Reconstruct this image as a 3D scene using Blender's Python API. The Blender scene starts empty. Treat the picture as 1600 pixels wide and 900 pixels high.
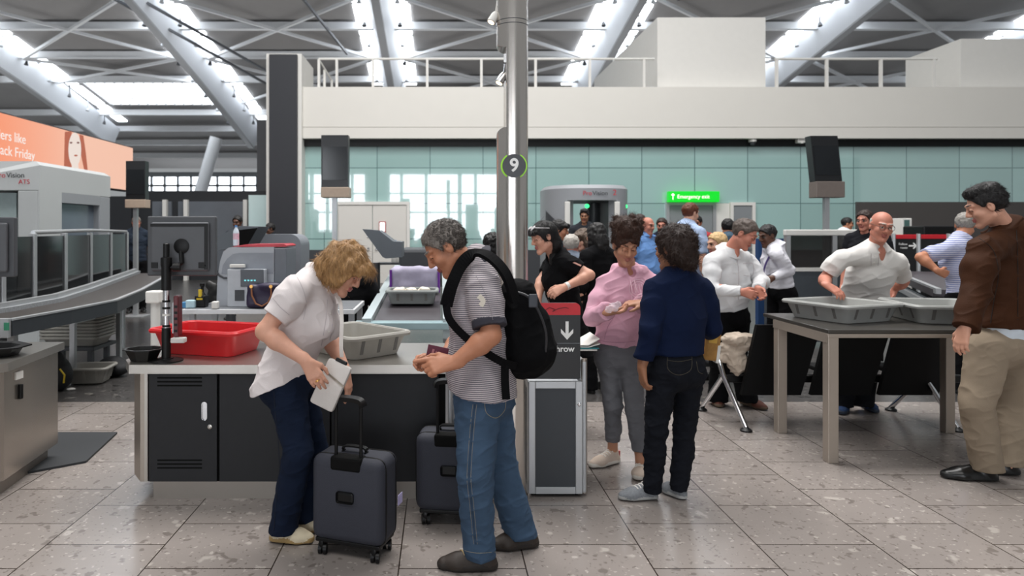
import bpy, bmesh, math, random
import numpy as np
from mathutils import Vector, Matrix
random.seed(7)
SC = bpy.context.scene
COL = SC.collection
# ------------------------------------------------------------------ camera
FPX, CX, HORIZON, EYE = 1067.0, 688.0, 360.0, 1.55
cam_data = bpy.data.cameras.new('camera'); cam = bpy.data.objects.new('camera', cam_data); COL.objects.link(cam)
cam_data.sensor_width = 36.0; cam_data.lens = FPX / 1600 * 36.0; cam_data.shift_x = (800 - CX) / 1600; cam_data.shift_y = (HORIZON - 450) / 1600
cam_data.clip_end = 400; cam_data.clip_start = 0.05
cam.location = (0, 0, EYE); cam.rotation_euler = (math.pi / 2, 0, 0)
cam_data.dof.use_dof = True; cam_data.dof.focus_distance = 3.6; cam_data.dof.aperture_fstop = 2.8
SC.camera = cam
# ------------------------------------------------------------------ light
SC.view_settings.view_transform = 'Standard'; SC.view_settings.look = 'None'
SC.view_settings.gamma = 1.0; SC.view_settings.use_curve_mapping = False
SC.view_settings.exposure = 0.2
world = bpy.data.worlds.new('daylight'); SC.world = world; world.use_nodes = True
WB = world.node_tree.nodes['Background']; WB.inputs[0].default_value = (0.93, 0.97, 1.0, 1); WB.inputs[1].default_value = 0.29
def area(name, loc, target, sx, sy, power, color=(1, 1, 1)):
    d = bpy.data.lights.new(name, 'AREA'); d.shape = 'RECTANGLE'; d.size = sx; d.size_y = sy; d.energy = power; d.color = color
    o = bpy.data.objects.new(name, d); COL.objects.link(o); o.location = loc
    o.rotation_euler = (Vector(target) - Vector(loc)).to_track_quat('-Z', 'Y').to_euler(); return o
area('rooflight', (1, 9, 15), (1, 7.5, 0), 16, 7, 3300, (1.0, 0.98, 0.96))
area('uplight', (-12, 60, 6.2), (-12, 62, 20), 90, 10, 3600, (1.0, 0.99, 0.98))
area('rooflight', (-3, -3, 13), (-1, 4, 0), 16, 5, 800, (1.0, 0.98, 0.96))
# ------------------------------------------------------------------ picture helpers: a pixel plus a distance gives a place
def V(*a): return Vector(a)
def at(px, py, Y):
    return Vector(((px - CX) * Y / FPX, Y, EYE + Y * (HORIZON - py) / FPX))
def atz(px, py, z):
    return at(px, py, (z - EYE) * FPX / (HORIZON - py))
def gnd(px, py): return atz(px, py, 0.0)
# ------------------------------------------------------------------ materials
def lin(h):
    h = h.lstrip('#'); c = [int(h[i:i + 2], 16) / 255 for i in (0, 2, 4)]
    return tuple((x / 12.92 if x <= .04045 else ((x + .055) / 1.055) ** 2.4) for x in c) + (1,)
MATS = {}
def mat(name, hexc, rough=.5, metal=0, var=.12, scale=18, bump=0.0, bscale=250, spec=.5, stretch=None, sheen=0, coat=0, alpha=1, trans=0, emit=0):
    if name in MATS: return MATS[name]
    m = bpy.data.materials.new(name); m.use_nodes = True; MATS[name] = m
    nt = m.node_tree; N = nt.nodes; L = nt.links; b = N['Principled BSDF']
    c = lin(hexc)
    tc = N.new('ShaderNodeTexCoord'); mp = N.new('ShaderNodeMapping'); L.new(tc.outputs['Object'], mp.inputs[0])
    if stretch: mp.inputs['Scale'].default_value = stretch
    nz = N.new('ShaderNodeTexNoise'); nz.inputs['Scale'].default_value = scale; nz.inputs['Detail'].default_value = 4; L.new(mp.outputs[0], nz.inputs[0])
    mx = N.new('ShaderNodeMix'); mx.data_type = 'RGBA'; L.new(nz.outputs[0], mx.inputs[0])
    mx.inputs[6].default_value = tuple(max(0, x * (1 - var)) for x in c[:3]) + (1,)
    mx.inputs[7].default_value = tuple(min(1, x * (1 + var)) for x in c[:3]) + (1,)
    L.new(mx.outputs[2], b.inputs['Base Color'])
    b.inputs['Roughness'].default_value = rough; b.inputs['Metallic'].default_value = metal; b.inputs['Specular IOR Level'].default_value = spec
    if sheen: b.inputs['Sheen Weight'].default_value = sheen
    if coat: b.inputs['Coat Weight'].default_value = coat
    if alpha < 1: b.inputs['Alpha'].default_value = alpha
    if trans: b.inputs['Transmission Weight'].default_value = trans
    if emit: b.inputs['Emission Color'].default_value = c; b.inputs['Emission Strength'].default_value = emit
    if bump:
        n2 = N.new('ShaderNodeTexNoise'); n2.inputs['Scale'].default_value = bscale; n2.inputs['Detail'].default_value = 3; L.new(mp.outputs[0], n2.inputs[0])
        bp = N.new('ShaderNodeBump'); bp.inputs['Strength'].default_value = bump; bp.inputs['Distance'].default_value = .004
        L.new(n2.outputs[0], bp.inputs['Height']); L.new(bp.outputs[0], b.inputs['Normal'])
    return m
def emissive(name, hexc, strength, base='#ffffff'):
    m = mat(name, base, .5); b = m.node_tree.nodes['Principled BSDF']
    b.inputs['Emission Color'].default_value = lin(hexc); b.inputs['Emission Strength'].default_value = strength
    return m
def stripes(name, h1, h2, period, duty=.5, axis=(0, 0, 1), rough=.85):
    m = mat(name, h1, rough, bump=.3, bscale=300); nt = m.node_tree; N = nt.nodes; L = nt.links; b = N['Principled BSDF']
    tc = [n for n in N if n.type == 'TEX_COORD'][0]; mx0 = [n for n in N if n.type == 'MIX'][0]
    dot = N.new('ShaderNodeVectorMath'); dot.operation = 'DOT_PRODUCT'; L.new(tc.outputs['Object'], dot.inputs[0]); dot.inputs[1].default_value = tuple(x / period for x in axis)
    fr = N.new('ShaderNodeMath'); fr.operation = 'FRACT'; L.new(dot.outputs['Value'], fr.inputs[0])
    gt = N.new('ShaderNodeMath'); gt.operation = 'GREATER_THAN'; L.new(fr.outputs[0], gt.inputs[0]); gt.inputs[1].default_value = duty
    mx = N.new('ShaderNodeMix'); mx.data_type = 'RGBA'; L.new(gt.outputs[0], mx.inputs[0]); L.new(mx0.outputs[2], mx.inputs[6]); mx.inputs[7].default_value = lin(h2)
    L.new(mx.outputs[2], b.inputs['Base Color']); return m
# ------------------------------------------------------------------ objects
def tag(o, label=None, cat=None, group=None, kind=None):
    if label: o['label'] = label
    if cat: o['category'] = cat
    if group: o['group'] = group
    if kind: o['kind'] = kind
    return o
def thing(name, label, cat, loc=(0, 0, 0), group=None):
    o = bpy.data.objects.new(name, None); COL.objects.link(o); o.location = loc; o.empty_display_size = .1
    return tag(o, label, cat, group)
def worldloc(o):
    v = Vector((0, 0, 0))
    while o is not None: v += o.location; o = o.parent
    return v
def link(name, me, parent=None, origin=None):
    o = bpy.data.objects.new(name, me); COL.objects.link(o)
    if parent is not None: o.parent = parent; org = worldloc(parent)
    else: org = Vector(origin) if origin is not None else Vector((0, 0, 0)); o.location = org
    if org.length > 0: me.transform(Matrix.Translation(-org))
    return o
class MB:
    """collects hard-edged shapes (world coordinates) into one mesh"""
    def __init__(s): s.bm = bmesh.new(); s.mi = 0
    def m(s, i): s.mi = i; return s
    def _fin(s, verts, faces=None):
        for f in (faces if faces is not None else {f for v in verts for f in v.link_faces}): f.material_index = s.mi
    def box(s, lo, hi, bev=0.0, M=None, seg=2):
        lo, hi = Vector(lo), Vector(hi); c = (lo + hi) / 2; d = hi - lo
        mt = Matrix.Translation(c) @ Matrix.Diagonal((*d, 1))
        r = bmesh.ops.create_cube(s.bm, size=1, matrix=mt); vs = r['verts']
        if bev > 0:
            es = list({e for v in vs for e in v.link_edges})
            rr = bmesh.ops.bevel(s.bm, geom=es, offset=bev, segments=seg, affect='EDGES', profile=.5)
            vs = list({v for v in rr['verts']} | {v for f in rr['faces'] for v in f.verts})
            seen = set(vs); st = list(vs)
            while st:
                v = st.pop()
                for e in v.link_edges:
                    w = e.other_vert(v)
                    if w not in seen: seen.add(w); st.append(w)
            vs = list(seen)
        if M is not None: bmesh.ops.transform(s.bm, matrix=M, verts=vs)
        s._fin(vs); return vs
    def poly(s, pts):
        f = s.bm.faces.new([s.bm.verts.new(p) for p in pts]); f.material_index = s.mi; return f
    def prism(s, pts, d):
        d = Vector(d); a = [s.bm.verts.new(p) for p in pts]; b = [s.bm.verts.new(Vector(p) + d) for p in pts]; n = len(a)
        fs = [s.bm.faces.new(list(reversed(a))), s.bm.faces.new(b)] + [s.bm.faces.new((a[i], a[(i + 1) % n], b[(i + 1) % n], b[i])) for i in range(n)]
        s._fin(None, fs)
    def rings(s, rings, close=True, caps=True):
        R = [[s.bm.verts.new(p) for p in r] for r in rings]; fs = []
        for A, B in zip(R, R[1:]):
            n = len(A)
            for i in range(n if close else n - 1): fs.append(s.bm.faces.new((A[i], A[(i + 1) % n], B[(i + 1) % n], B[i])))
        if caps: fs.append(s.bm.faces.new(list(reversed(R[0])))); fs.append(s.bm.faces.new(R[-1]))
        s._fin(None, fs)
    def tube(s, pts, r, n=12, caps=True):
        pts = [Vector(p) for p in pts]; rr = r if isinstance(r, (list, tuple)) else [r] * len(pts); rings = []
        t0 = (pts[1] - pts[0]).normalized(); up = Vector((0, 0, 1)) if abs(t0.z) < .9 else Vector((1, 0, 0)); x = t0.cross(up).normalized()
        for i, p in enumerate(pts):
            t = (pts[min(i + 1, len(pts) - 1)] - pts[max(i - 1, 0)]).normalized(); x = (x - t * x.dot(t)).normalized(); y = t.cross(x)
            rings.append([p + (x * math.cos(a) + y * math.sin(a)) * rr[i] for a in (2 * math.pi * k / n for k in range(n))])
        s.rings(rings, True, caps)
    def bar(s, a, b, w, h, up=(0, 0, 1)):
        a, b = Vector(a), Vector(b); t = (b - a).normalized(); up = Vector(up); x = t.cross(up).normalized() * w / 2; y = x.cross(t).normalized() * h / 2
        s.rings([[p + x + y, p - x + y, p - x - y, p + x - y] for p in (a, b)])
    def lathe(s, c, prof, n=24, axis=(0, 0, 1), caps=True):
        c = Vector(c); ax = Vector(axis).normalized(); x = ax.orthogonal().normalized(); y = ax.cross(x)
        s.rings([[c + ax * h + (x * math.cos(a) + y * math.sin(a)) * max(r, 1e-4) for a in (2 * math.pi * k / n for k in range(n))] for r, h in prof], True, caps)
    def build(s, name, mats, parent=None, origin=None, smooth=False, bevel=0):
        bmesh.ops.recalc_face_normals(s.bm, faces=s.bm.faces[:])
        me = bpy.data.meshes.new(name); s.bm.to_mesh(me); s.bm.free()
        for m in (mats if isinstance(mats, (list, tuple)) else [mats]): me.materials.append(m)
        if smooth:
            me.polygons.foreach_set('use_smooth', [True] * len(me.polygons))
            try: me.set_sharp_from_angle(angle=math.radians(38))
            except Exception: pass
        return link(name, me, parent, origin)
def text(name, body, size, loc, m, parent=None, rot=(math.pi / 2, 0, 0), align='CENTER', depth=.001, sx=1, bold=0):
    cu = bpy.data.curves.new(name, 'FONT'); cu.body = body; cu.size = size; cu.align_x = align; cu.align_y = 'CENTER'; cu.extrude = depth; cu.offset = bold
    to = bpy.data.objects.new(name, cu); COL.objects.link(to); bpy.context.view_layer.update()
    me = bpy.data.meshes.new_from_object(to.evaluated_get(bpy.context.evaluated_depsgraph_get()))
    bpy.data.objects.remove(to); me.name = name; me.materials.clear(); me.materials.append(m)
    from mathutils import Euler
    me.transform(Matrix.Translation(loc) @ Euler(rot).to_matrix().to_4x4() @ Matrix.Diagonal((sx, 1, 1, 1)))
    return link(name, me, parent)
def copy_tree(o, parent=None):
    c = o.copy(); COL.objects.link(c)
    if parent is not None: c.parent = parent
    for ch in list(o.children): copy_tree(ch, c)
    return c
# ------------------------------------------------------------------ soft shapes: smooth union of distance fields, meshed by surface nets
def nrm(v): v = np.asarray(v, float); return v / max(np.linalg.norm(v), 1e-9)
def A(v): return np.array(v, float)
def vnoise(p, seed=0):
    i = np.floor(p).astype(np.int64); f = p - i; f = f * f * (3 - 2 * f); out = 0
    def h(a, b, c):
        n = (a * 374761393 + b * 668265263 + c * 2147483647 + seed * 1274126177) & 0xffffffff
        n = ((n ^ (n >> 13)) * 1274126177) & 0xffffffff; return ((n ^ (n >> 16)) & 0xffff) / 32767.5 - 1
    for dx in (0, 1):
        for dy in (0, 1):
            for dz in (0, 1):
                w = (f[:, 0] if dx else 1 - f[:, 0]) * (f[:, 1] if dy else 1 - f[:, 1]) * (f[:, 2] if dz else 1 - f[:, 2])
                out = out + w * h(i[:, 0] + dx, i[:, 1] + dy, i[:, 2] + dz)
    return out
class Soft:
    def __init__(s): s.P = []
    def cone(s, a, b, ra, rb, mat=0, k=.02, sq=None, cuts=(), op='+'):
        s.P.append(('c', A(a), A(b), ra, rb, sq, mat, k, cuts, op)); return s
    def ball(s, c, r, mat=0, k=.02, cuts=(), op='+'): return s.cone(c, A(c) + A((0, 0, 1e-4)), r, r, mat, k, None, cuts, op)
    def ell(s, c, r, ax=None, mat=0, k=.02, cuts=(), op='+'):
        s.P.append(('e', A(c), A(r), np.eye(3) if ax is None else A(ax), 0, None, mat, k, cuts, op)); return s
    def box(s, c, h, ax=None, rnd=.01, mat=0, k=.01, cuts=(), op='+'):
        s.P.append(('b', A(c), A(h), np.eye(3) if ax is None else A(ax), rnd, None, mat, k, cuts, op)); return s
    def _bb(s, p):
        if p[0] == 'c':
            r = max(p[3], p[4]) * 1.02; return np.minimum(p[1], p[2]) - r, np.maximum(p[1], p[2]) + r
        e = np.sqrt((((p[2] + (0 if p[0] == 'e' else 0)) [:, None] * p[3]) ** 2).sum(0)) if p[0] == 'e' else np.abs(p[2][:, None] * p[3]).sum(0)
        return p[1] - e, p[1] + e
    def mesh(s, res):
        bbs = [s._bb(p) for p in s.P]
        add = [b for b, p in zip(bbs, s.P) if p[9] == '+']
        lo = np.min([b[0] for b in add], 0) - 3 * res; hi = np.max([b[1] for b in add], 0) + 3 * res
        n = np.ceil((hi - lo) / res).astype(int) + 1
        D = np.full(n, 1.0, np.float32); Mt = np.zeros(n, np.int8)
        for p, bb in zip(s.P, bbs):
            pad = p[7] + 3 * res
            i0 = np.clip(np.floor((bb[0] - pad - lo) / res).astype(int), 0, n); i1 = np.clip(np.ceil((bb[1] + pad - lo) / res).astype(int) + 1, 0, n)
            if (i1 <= i0).any(): continue
            X, Y, Z = [(lo[q] + res * np.arange(i0[q], i1[q])).astype(np.float32) for q in range(3)]
            X = X[:, None, None]; Y = Y[None, :, None]; Z = Z[None, None, :]
            if p[0] == 'c':
                a, b, ra, rb, sq = p[1], p[2], p[3], p[4], p[5]; px, py, pz = X - a[0], Y - a[1], Z - a[2]; ba = b - a
                if sq is not None:
                    f, q = nrm(sq[0]), sq[1] - 1; t = (px * f[0] + py * f[1] + pz * f[2]) * q; px, py, pz = px + t * f[0], py + t * f[1], pz + t * f[2]; ba = ba + f * (ba @ f) * q
                h = np.clip((px * ba[0] + py * ba[1] + pz * ba[2]) / max(ba @ ba, 1e-9), 0, 1)
                d = np.sqrt((px - ba[0] * h) ** 2 + (py - ba[1] * h) ** 2 + (pz - ba[2] * h) ** 2) - (ra + (rb - ra) * h)
                if sq is not None: d = d / math.sqrt(max(sq[1], 1))
            else:
                px, py, pz = X - p[1][0], Y - p[1][1], Z - p[1][2]; ax = p[3]; l = [px * ax[q][0] + py * ax[q][1] + pz * ax[q][2] for q in range(3)]
                if p[0] == 'e':
                    k0 = np.sqrt(sum((l[q] / p[2][q]) ** 2 for q in range(3))); k1 = np.sqrt(sum((l[q] / p[2][q] ** 2) ** 2 for q in range(3)))
                    d = k0 * (k0 - 1) / np.maximum(k1, 1e-6)
                else:
                    qv = [np.abs(l[q]) - (p[2][q] - p[4]) for q in range(3)]
                    d = np.sqrt(sum(np.maximum(v, 0) ** 2 for v in qv)) + np.minimum(np.maximum(qv[0], np.maximum(qv[1], qv[2])), 0) - p[4]
            for cp, cn in p[8]:
                cn = nrm(cn); d = np.maximum(d, (X - cp[0]) * cn[0] + (Y - cp[1]) * cn[1] + (Z - cp[2]) * cn[2])
            sl = tuple(slice(i0[q], i1[q]) for q in range(3)); cur = D[sl]; k = max(p[7], 1e-4)
            if p[9] == '+':
                Mt[sl] = np.where(d < cur, p[6], Mt[sl]); h = np.clip(.5 + .5 * (cur - d) / k, 0, 1); D[sl] = cur + (d - cur) * h - k * h * (1 - h)
            else:
                h = np.clip(.5 - .5 * (cur + d) / k, 0, 1); nd = cur + (-d - cur) * h + k * h * (1 - h)
                if p[6]: Mt[sl] = np.where(-d > cur - .002, p[6], Mt[sl])
                D[sl] = nd
        S = D < 0; cn = np.zeros(np.array(n) - 1, np.int8)
        offs = [(x, y, z) for x in (0, 1) for y in (0, 1) for z in (0, 1)]
        for o in offs: cn += S[o[0]:n[0] - 1 + o[0], o[1]:n[1] - 1 + o[1], o[2]:n[2] - 1 + o[2]]
        act = (cn > 0) & (cn < 8); ids = np.argwhere(act); idx = np.full(act.shape, -1, np.int64); idx[act] = np.arange(len(ids))
        cv = {o: D[ids[:, 0] + o[0], ids[:, 1] + o[1], ids[:, 2] + o[2]] for o in offs}
        acc = np.zeros((len(ids), 3)); cnt = np.zeros(len(ids))
        for o in offs:
            for q in range(3):
                if o[q] == 0:
                    o2 = tuple(1 if r == q else o[r] for r in range(3)); va, vb = cv[o], cv[o2]; mk = (va < 0) != (vb < 0)
                    t = np.where(mk, va / np.where(mk, va - vb, 1), 0); pt = np.tile(A(o), (len(ids), 1)); pt[:, q] = t
                    acc += pt * mk[:, None]; cnt += mk
        co = lo + (ids + acc / np.maximum(cnt, 1)[:, None]) * res; vm = Mt[ids[:, 0], ids[:, 1], ids[:, 2]]
        faces = []
        for q in range(3):
            u, w = (q + 1) % 3, (q + 2) % 3
            s0 = [slice(None)] * 3; s1 = [slice(None)] * 3; s0[q] = slice(0, -1); s1[q] = slice(1, None)
            a, b = S[tuple(s0)], S[tuple(s1)]; e = np.argwhere(a != b); e = e[(e[:, u] > 0) & (e[:, w] > 0) & (e[:, u] < n[u] - 1) & (e[:, w] < n[w] - 1)]
            def cell(du, dw):
                c = e.copy(); c[:, u] -= du; c[:, w] -= dw; return idx[c[:, 0], c[:, 1], c[:, 2]]
            qd = np.stack([cell(1, 1), cell(0, 1), cell(0, 0), cell(1, 0)], 1); fl = ~a[e[:, 0], e[:, 1], e[:, 2]]
            qd[fl] = qd[fl][:, ::-1]; faces.append(qd)
        F = np.concatenate(faces); F = F[(F >= 0).all(1)]
        return co, F, vm[F[:, 2]]
    def build(s, name, mats, parent, res=.006, disp=None, origin=None):
        co, F, fm = s.mesh(res)
        me = bpy.data.meshes.new(name); nv, nf = len(co), len(F)
        me.vertices.add(nv); me.loops.add(nf * 4); me.polygons.add(nf)
        me.vertices.foreach_set('co', co.ravel()); me.loops.foreach_set('vertex_index', F.ravel())
        me.polygons.foreach_set('loop_start', np.arange(nf) * 4); me.polygons.foreach_set('material_index', fm.astype(np.int32)); me.polygons.foreach_set('use_smooth', np.ones(nf, bool))
        me.update()
        if disp is not None:
            no = np.empty(nv * 3); me.vertices.foreach_get('normal', no); no = no.reshape(-1, 3)
            co = co + no * disp(co, no)[:, None]; me.vertices.foreach_set('co', co.ravel()); me.update()
        for m in (mats if isinstance(mats, (list, tuple)) else [mats]): me.materials.append(m)
        return link(name, me, parent, origin)
# ================================================================== materials
steel = mat('brushed_steel', '#a59c92', .34, .85, .06, 6, .15, 60, stretch=(1, 1, 30))
steel2 = mat('satin_steel', '#b4b0aa', .28, .9, .05, 8)
chrome = mat('chrome', '#d4d4d6', .12, 1, .03, 8)
alu = mat('anodised_aluminium', '#b4b6b8', .38, .55, .04, 10)
graph = mat('graphite_laminate', '#212225', .5, 0, .08, 30, .05, 400, spec=.3)
blk = mat('black_plastic', '#0b0b0c', .42, 0, .15, 30, spec=.3)
blkm = mat('matt_black', '#090909', .8, 0, .1, 30, spec=.15)
dgrey = mat('dark_grey_plastic', '#3a3c40', .5, 0, .08, 20)
mgrey = mat('mid_grey_plastic', '#7c8087', .45, 0, .05, 12)
lgrey = mat('light_grey_plastic', '#aeb1b5', .45, 0, .05, 12)
white = mat('white_paint', '#dcdad5', .55, 0, .03, 6)
offw = mat('fascia_paint', '#d9d6cf', .6, 0, .025, 2)
purw = mat('steelwork_white', '#d6d8da', .5, 0, .03, 4)
roofm = mat('roof_panel', '#8c8a89', .8, 0, .1, .6)
red = mat('red_plastic', '#c3121a', .38, 0, .07, 14)
greytray = mat('grey_tray_plastic', '#99968f', .5, 0, .1, 16, .1, 120)
tealm = mat('teal_glass_panel', '#a2c4c0', .06, 0, .05, .7, spec=.8, coat=1)
tealm.node_tree.nodes['Principled BSDF'].inputs['Coat IOR'].default_value = 2.0
tealm.node_tree.nodes['Principled BSDF'].inputs['Coat Roughness'].default_value = .015
def brick_on(m, u, v, w, h, col2, mortar, off=0.0, shift=(0, 0), rot=False):
    nt = m.node_tree; N = nt.nodes; L = nt.links; b = N['Principled BSDF']; src = b.inputs['Base Color'].links[0].from_socket
    geo = N.new('ShaderNodeNewGeometry'); sp = N.new('ShaderNodeSeparateXYZ'); L.new(geo.outputs['Position'], sp.inputs[0])
    cb = N.new('ShaderNodeCombineXYZ')
    for i, (ax, s) in enumerate(((u, shift[0]), (v, shift[1]))):
        ad = N.new('ShaderNodeMath'); ad.operation = 'ADD'; L.new(sp.outputs['XYZ'.index(ax)], ad.inputs[0]); ad.inputs[1].default_value = s + 200 * (w if i == 0 else h); L.new(ad.outputs[0], cb.inputs[i])
    br = N.new('ShaderNodeTexBrick'); L.new(cb.outputs[0], br.inputs['Vector']); br.offset = off; br.offset_frequency = 2
    br.inputs['Scale'].default_value = 1; br.inputs['Brick Width'].default_value = w; br.inputs['Row Height'].default_value = h; br.inputs['Mortar Size'].default_value = mortar; br.inputs['Mortar Smooth'].default_value = .1
    br.inputs['Color1'].default_value = (.9, .9, .9, 1); br.inputs['Color2'].default_value = (1.05, 1.05, 1.05, 1); br.inputs['Mortar'].default_value = lin(col2)
    mx = N.new('ShaderNodeMix'); mx.data_type = 'RGBA'; mx.blend_type = 'MULTIPLY'; mx.inputs[0].default_value = 1; L.new(src, mx.inputs[6]); L.new(br.outputs[0], mx.inputs[7]); L.new(mx.outputs[2], b.inputs['Base Color'])
    return br
brick_on(tealm, 'X', 'Z', 1.55, 1.04, '#8a989a', .012, 0, (.3, -.26))
def terrazzo(name, base, light, dark, rough):
    m = mat(name, base, rough, 0, .13, 2.2); nt = m.node_tree; N = nt.nodes; L = nt.links; b = N['Principled BSDF']; src = b.inputs['Base Color'].links[0].from_socket
    geo = N.new('ShaderNodeNewGeometry')
    for sc, th, c in ((15, .63, dark), (11, .655, light), (34, .64, light), (45, .64, dark)):
        nz = N.new('ShaderNodeTexNoise'); nz.inputs['Scale'].default_value = sc; nz.inputs['Detail'].default_value = 1.5; nz.noise_dimensions = '4D'; nz.inputs['W'].default_value = sc * 3.7 + (7 if c == dark else 0); L.new(geo.outputs['Position'], nz.inputs['Vector'])
        mr = N.new('ShaderNodeMapRange'); mr.inputs[1].default_value = th; mr.inputs[2].default_value = th + .05; L.new(nz.outputs[0], mr.inputs[0])
        mx = N.new('ShaderNodeMix'); mx.data_type = 'RGBA'; L.new(mr.outputs[0], mx.inputs[0]); L.new(src, mx.inputs[6]); mx.inputs[7].default_value = lin(c); src = mx.outputs[2]
    L.new(src, b.inputs['Base Color']); return m
floorm = terrazzo('terrazzo_tile', '#8f8782', '#aaa39c', '#756d68', .22)
brick_on(floorm, 'Y', 'X', .48, .5835, '#6a625c', .0035, .5, (-3.13, .774))
floord = terrazzo('dark_granite', '#454342', '#77736e', '#232221', .3)
# ================================================================== room shell
FY = 6.17
b = MB(); b.box((-45, -8, -.1), (45, FY, 0)); tag(b.build('floor', floorm), kind='structure')
b = MB(); b.box((-45, FY, -.1), (45, 110, 0)); tag(b.build('floor', floord), kind='structure')
WY = 20.0
b = MB(); b.box((-4.0, WY, 0), (32, WY + .3, 4.2)); tag(b.build('wall_back', tealm), kind='structure')
b = MB(); b.box((-4.0, WY - .35, 4.2), (32, WY + 9, 5.68)); tag(b.build('wall_back_upper', offw), kind='structure')
b = MB(); b.box((-3.97, WY - .12, 4.0), (32, WY + .001, 4.2)); tag(b.build('trim_1', blk), kind='structure')
b = MB(); b.box((-3.96, WY - .358, 4.52), (32, WY - .349, 4.535)); tag(b.build('trim_11', mat('fascia_groove', '#b9b5ad', .7)), kind='structure')
b = MB(); b.box((-3.97, WY - .06, 0), (32, WY + .001, .98)); tag(b.build('trim_2', dgrey), kind='structure')
# tall dark pier at the end of the wall
b = MB(); b.m(0).box((-4.86, WY - .62, 0), (-4.07, WY - .5, 6.55)); b.m(1).box((-4.97, WY - .5, 0), (-3.96, WY + 1.3, 6.6))
tag(b.build('wall_pier', [mat('charcoal_panel', '#26282e', .55, 0, .05, 8), white]), kind='structure')
b = MB(); b.box((-5.8, WY + 1.6, 2.75), (-5.12, WY + 1.9, 5.05)); tag(b.build('wall_pier_rear', mat('slate_panel', '#45464a', .6, 0, .05, 5)), kind='structure')
b = MB(); b.box((-5.7, WY + .3, 0), (-4.97, WY + .4, 2.6)); tag(b.build('wall_glazed', mat('pale_glass', '#c5dcdc', .15, 0, .05, 2)), kind='structure')
b = MB(); b.box((-9.5, WY + 1.3, 0), (-5.0, WY + 1.5, 2.78)); tag(b.build('wall_left', mat('dark_partition', '#202226', .5, 0, .08, 4)), kind='structure')
b = MB(); b.box((-11.9, WY + 1.0, 0), (-9.5, WY + 1.2, 2.6)); tag(b.build('wall_left', MATS['dark_partition']), kind='structure')
for x0, x1 in ((-8.95, -8.35), (-8.15, -6.1)):
    b = MB(); b.box((x0, WY + 1.22, .3), (x1, WY + 1.3, 2.45)); tag(b.build('trim_3', mat('grey_panel', '#5f646b', .35, 0, .25, 1.2)), kind='structure')
for px in (186, 257, 290, 383):
    x = (px - CX) / FPX * (WY + 1.1); b = MB(); b.box((x - .06, WY + 1.08, 0), (x + .06, WY + 1.22, 2.5)); tag(b.build('trim_4', white), kind='structure')
# dark zone low on the wall at the right
b = MB(); b.box((12.15, WY - .08, 0), (32, WY + .001, 2.38)); tag(b.build('trim_5', mat('grey_brown_panel', '#4b4745', .5, 0, .06, 3)), kind='structure')
# doors
def door(n, x0, x1, top, leafs, m, frame):
    t = thing('door_%d' % n, None, None, ((x0 + x1) / 2, WY - .02, 0)); tag(t, kind='structure')
    b = MB()
    for a, c in ((x0 - .09, x0), (x1, x1 + .09)): b.box((a, WY - .1, 0), (c, WY + .02, top + .09))
    b.box((x0, WY - .1, top), (x1, WY + .02, top + .09)); b.build('frame', frame, t)
    w = (x1 - x0) / leafs
    for i in range(leafs):
        b = MB(); b.box((x0 + i * w + .008, WY - .07, .01), (x0 + (i + 1) * w - .008, WY - .02, top)); lf = b.build('leaf', m, t)
        xx = x0 + (i + (0.88 if i == 0 else .12)) * w; b = MB(); b.box((xx - .03, WY - .1, 1.35), (xx + .03, WY - .07, 1.5)); b.lathe((xx, WY - .09, 1.02), [(.035, 0), (.035, -.03)], 16, (0, 1, 0)); b.build('handle', chrome, lf)
    return t
door(1, -2.98, -.98, 2.3, 2, mat('door_white', '#d3d0ca', .5, 0, .02, 3), white)
dglass = mat('door_glass_grey', '#85898c', .15, 0, .08, 1.5)
door(2, 6.68, 7.95, 2.28, 2, dglass, alu); door(3, 8.55, 9.1, 2.28, 1, dglass, white)
b = MB(); b.box((8.05, WY - .05, 0), (8.45, WY + .001, 2.34)); tag(b.build('trim_6', white), kind='structure')
p0, p1 = at(592, 363, WY - .1), at(603, 346, WY - .1); t = thing('wall_sign', 'small white lit sign with a red edge on the white double door', 'sign', ((p0.x + p1.x) / 2, WY - .1, p0.z))
b = MB(); b.box((p0.x, WY - .11, p0.z), (p1.x, WY - .072, p1.z), .004); b.build('red_edge', mat('edge_red', '#b06060', .5), t); b = MB(); b.box((p0.x + .03, WY - .114, p0.z + .03), (p1.x - .03, WY - .1105, p1.z - .03)); b.build('lit_face', emissive('sign_glow', '#f6f8f4', .9), t)
b = MB(); b.box((p0.x + .02, WY - .112, p0.z - .18), (p1.x - .02, WY - .072, p0.z - .002), .004); b.build('black_base', blk, t)
# railing on the ledge
t = thing('railing', 'white tubular guard rail along the top of the pale fascia', 'railing', (3, WY - .2, 5.68))
b = MB(); b.tube([(-3.6, WY + 2.6, 6.52), (-3.52, WY - .2, 6.52), (6.2, WY - .2, 6.52)], .035, 8); b.tube([(9.7, WY - .2, 6.52), (14.4, WY - .2, 6.52)], .035, 8); b.build('top_rail', white, t)
for x in [-3.52, -3.0] + [-1.95 + 1.57 * i for i in range(6)] + [9.75, 11.2, 12.77, 14.3]:
    b = MB(); b.box((x - .035, WY - .24, 5.66), (x + .035, WY - .16, 6.5)); b.build('post', white, t)
for y in (WY + 1.0, WY + 2.4):
    b = MB(); b.box((-3.6, y, 5.66), (-3.53, y + .07, 6.5)); b.build('post', white, t)
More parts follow.
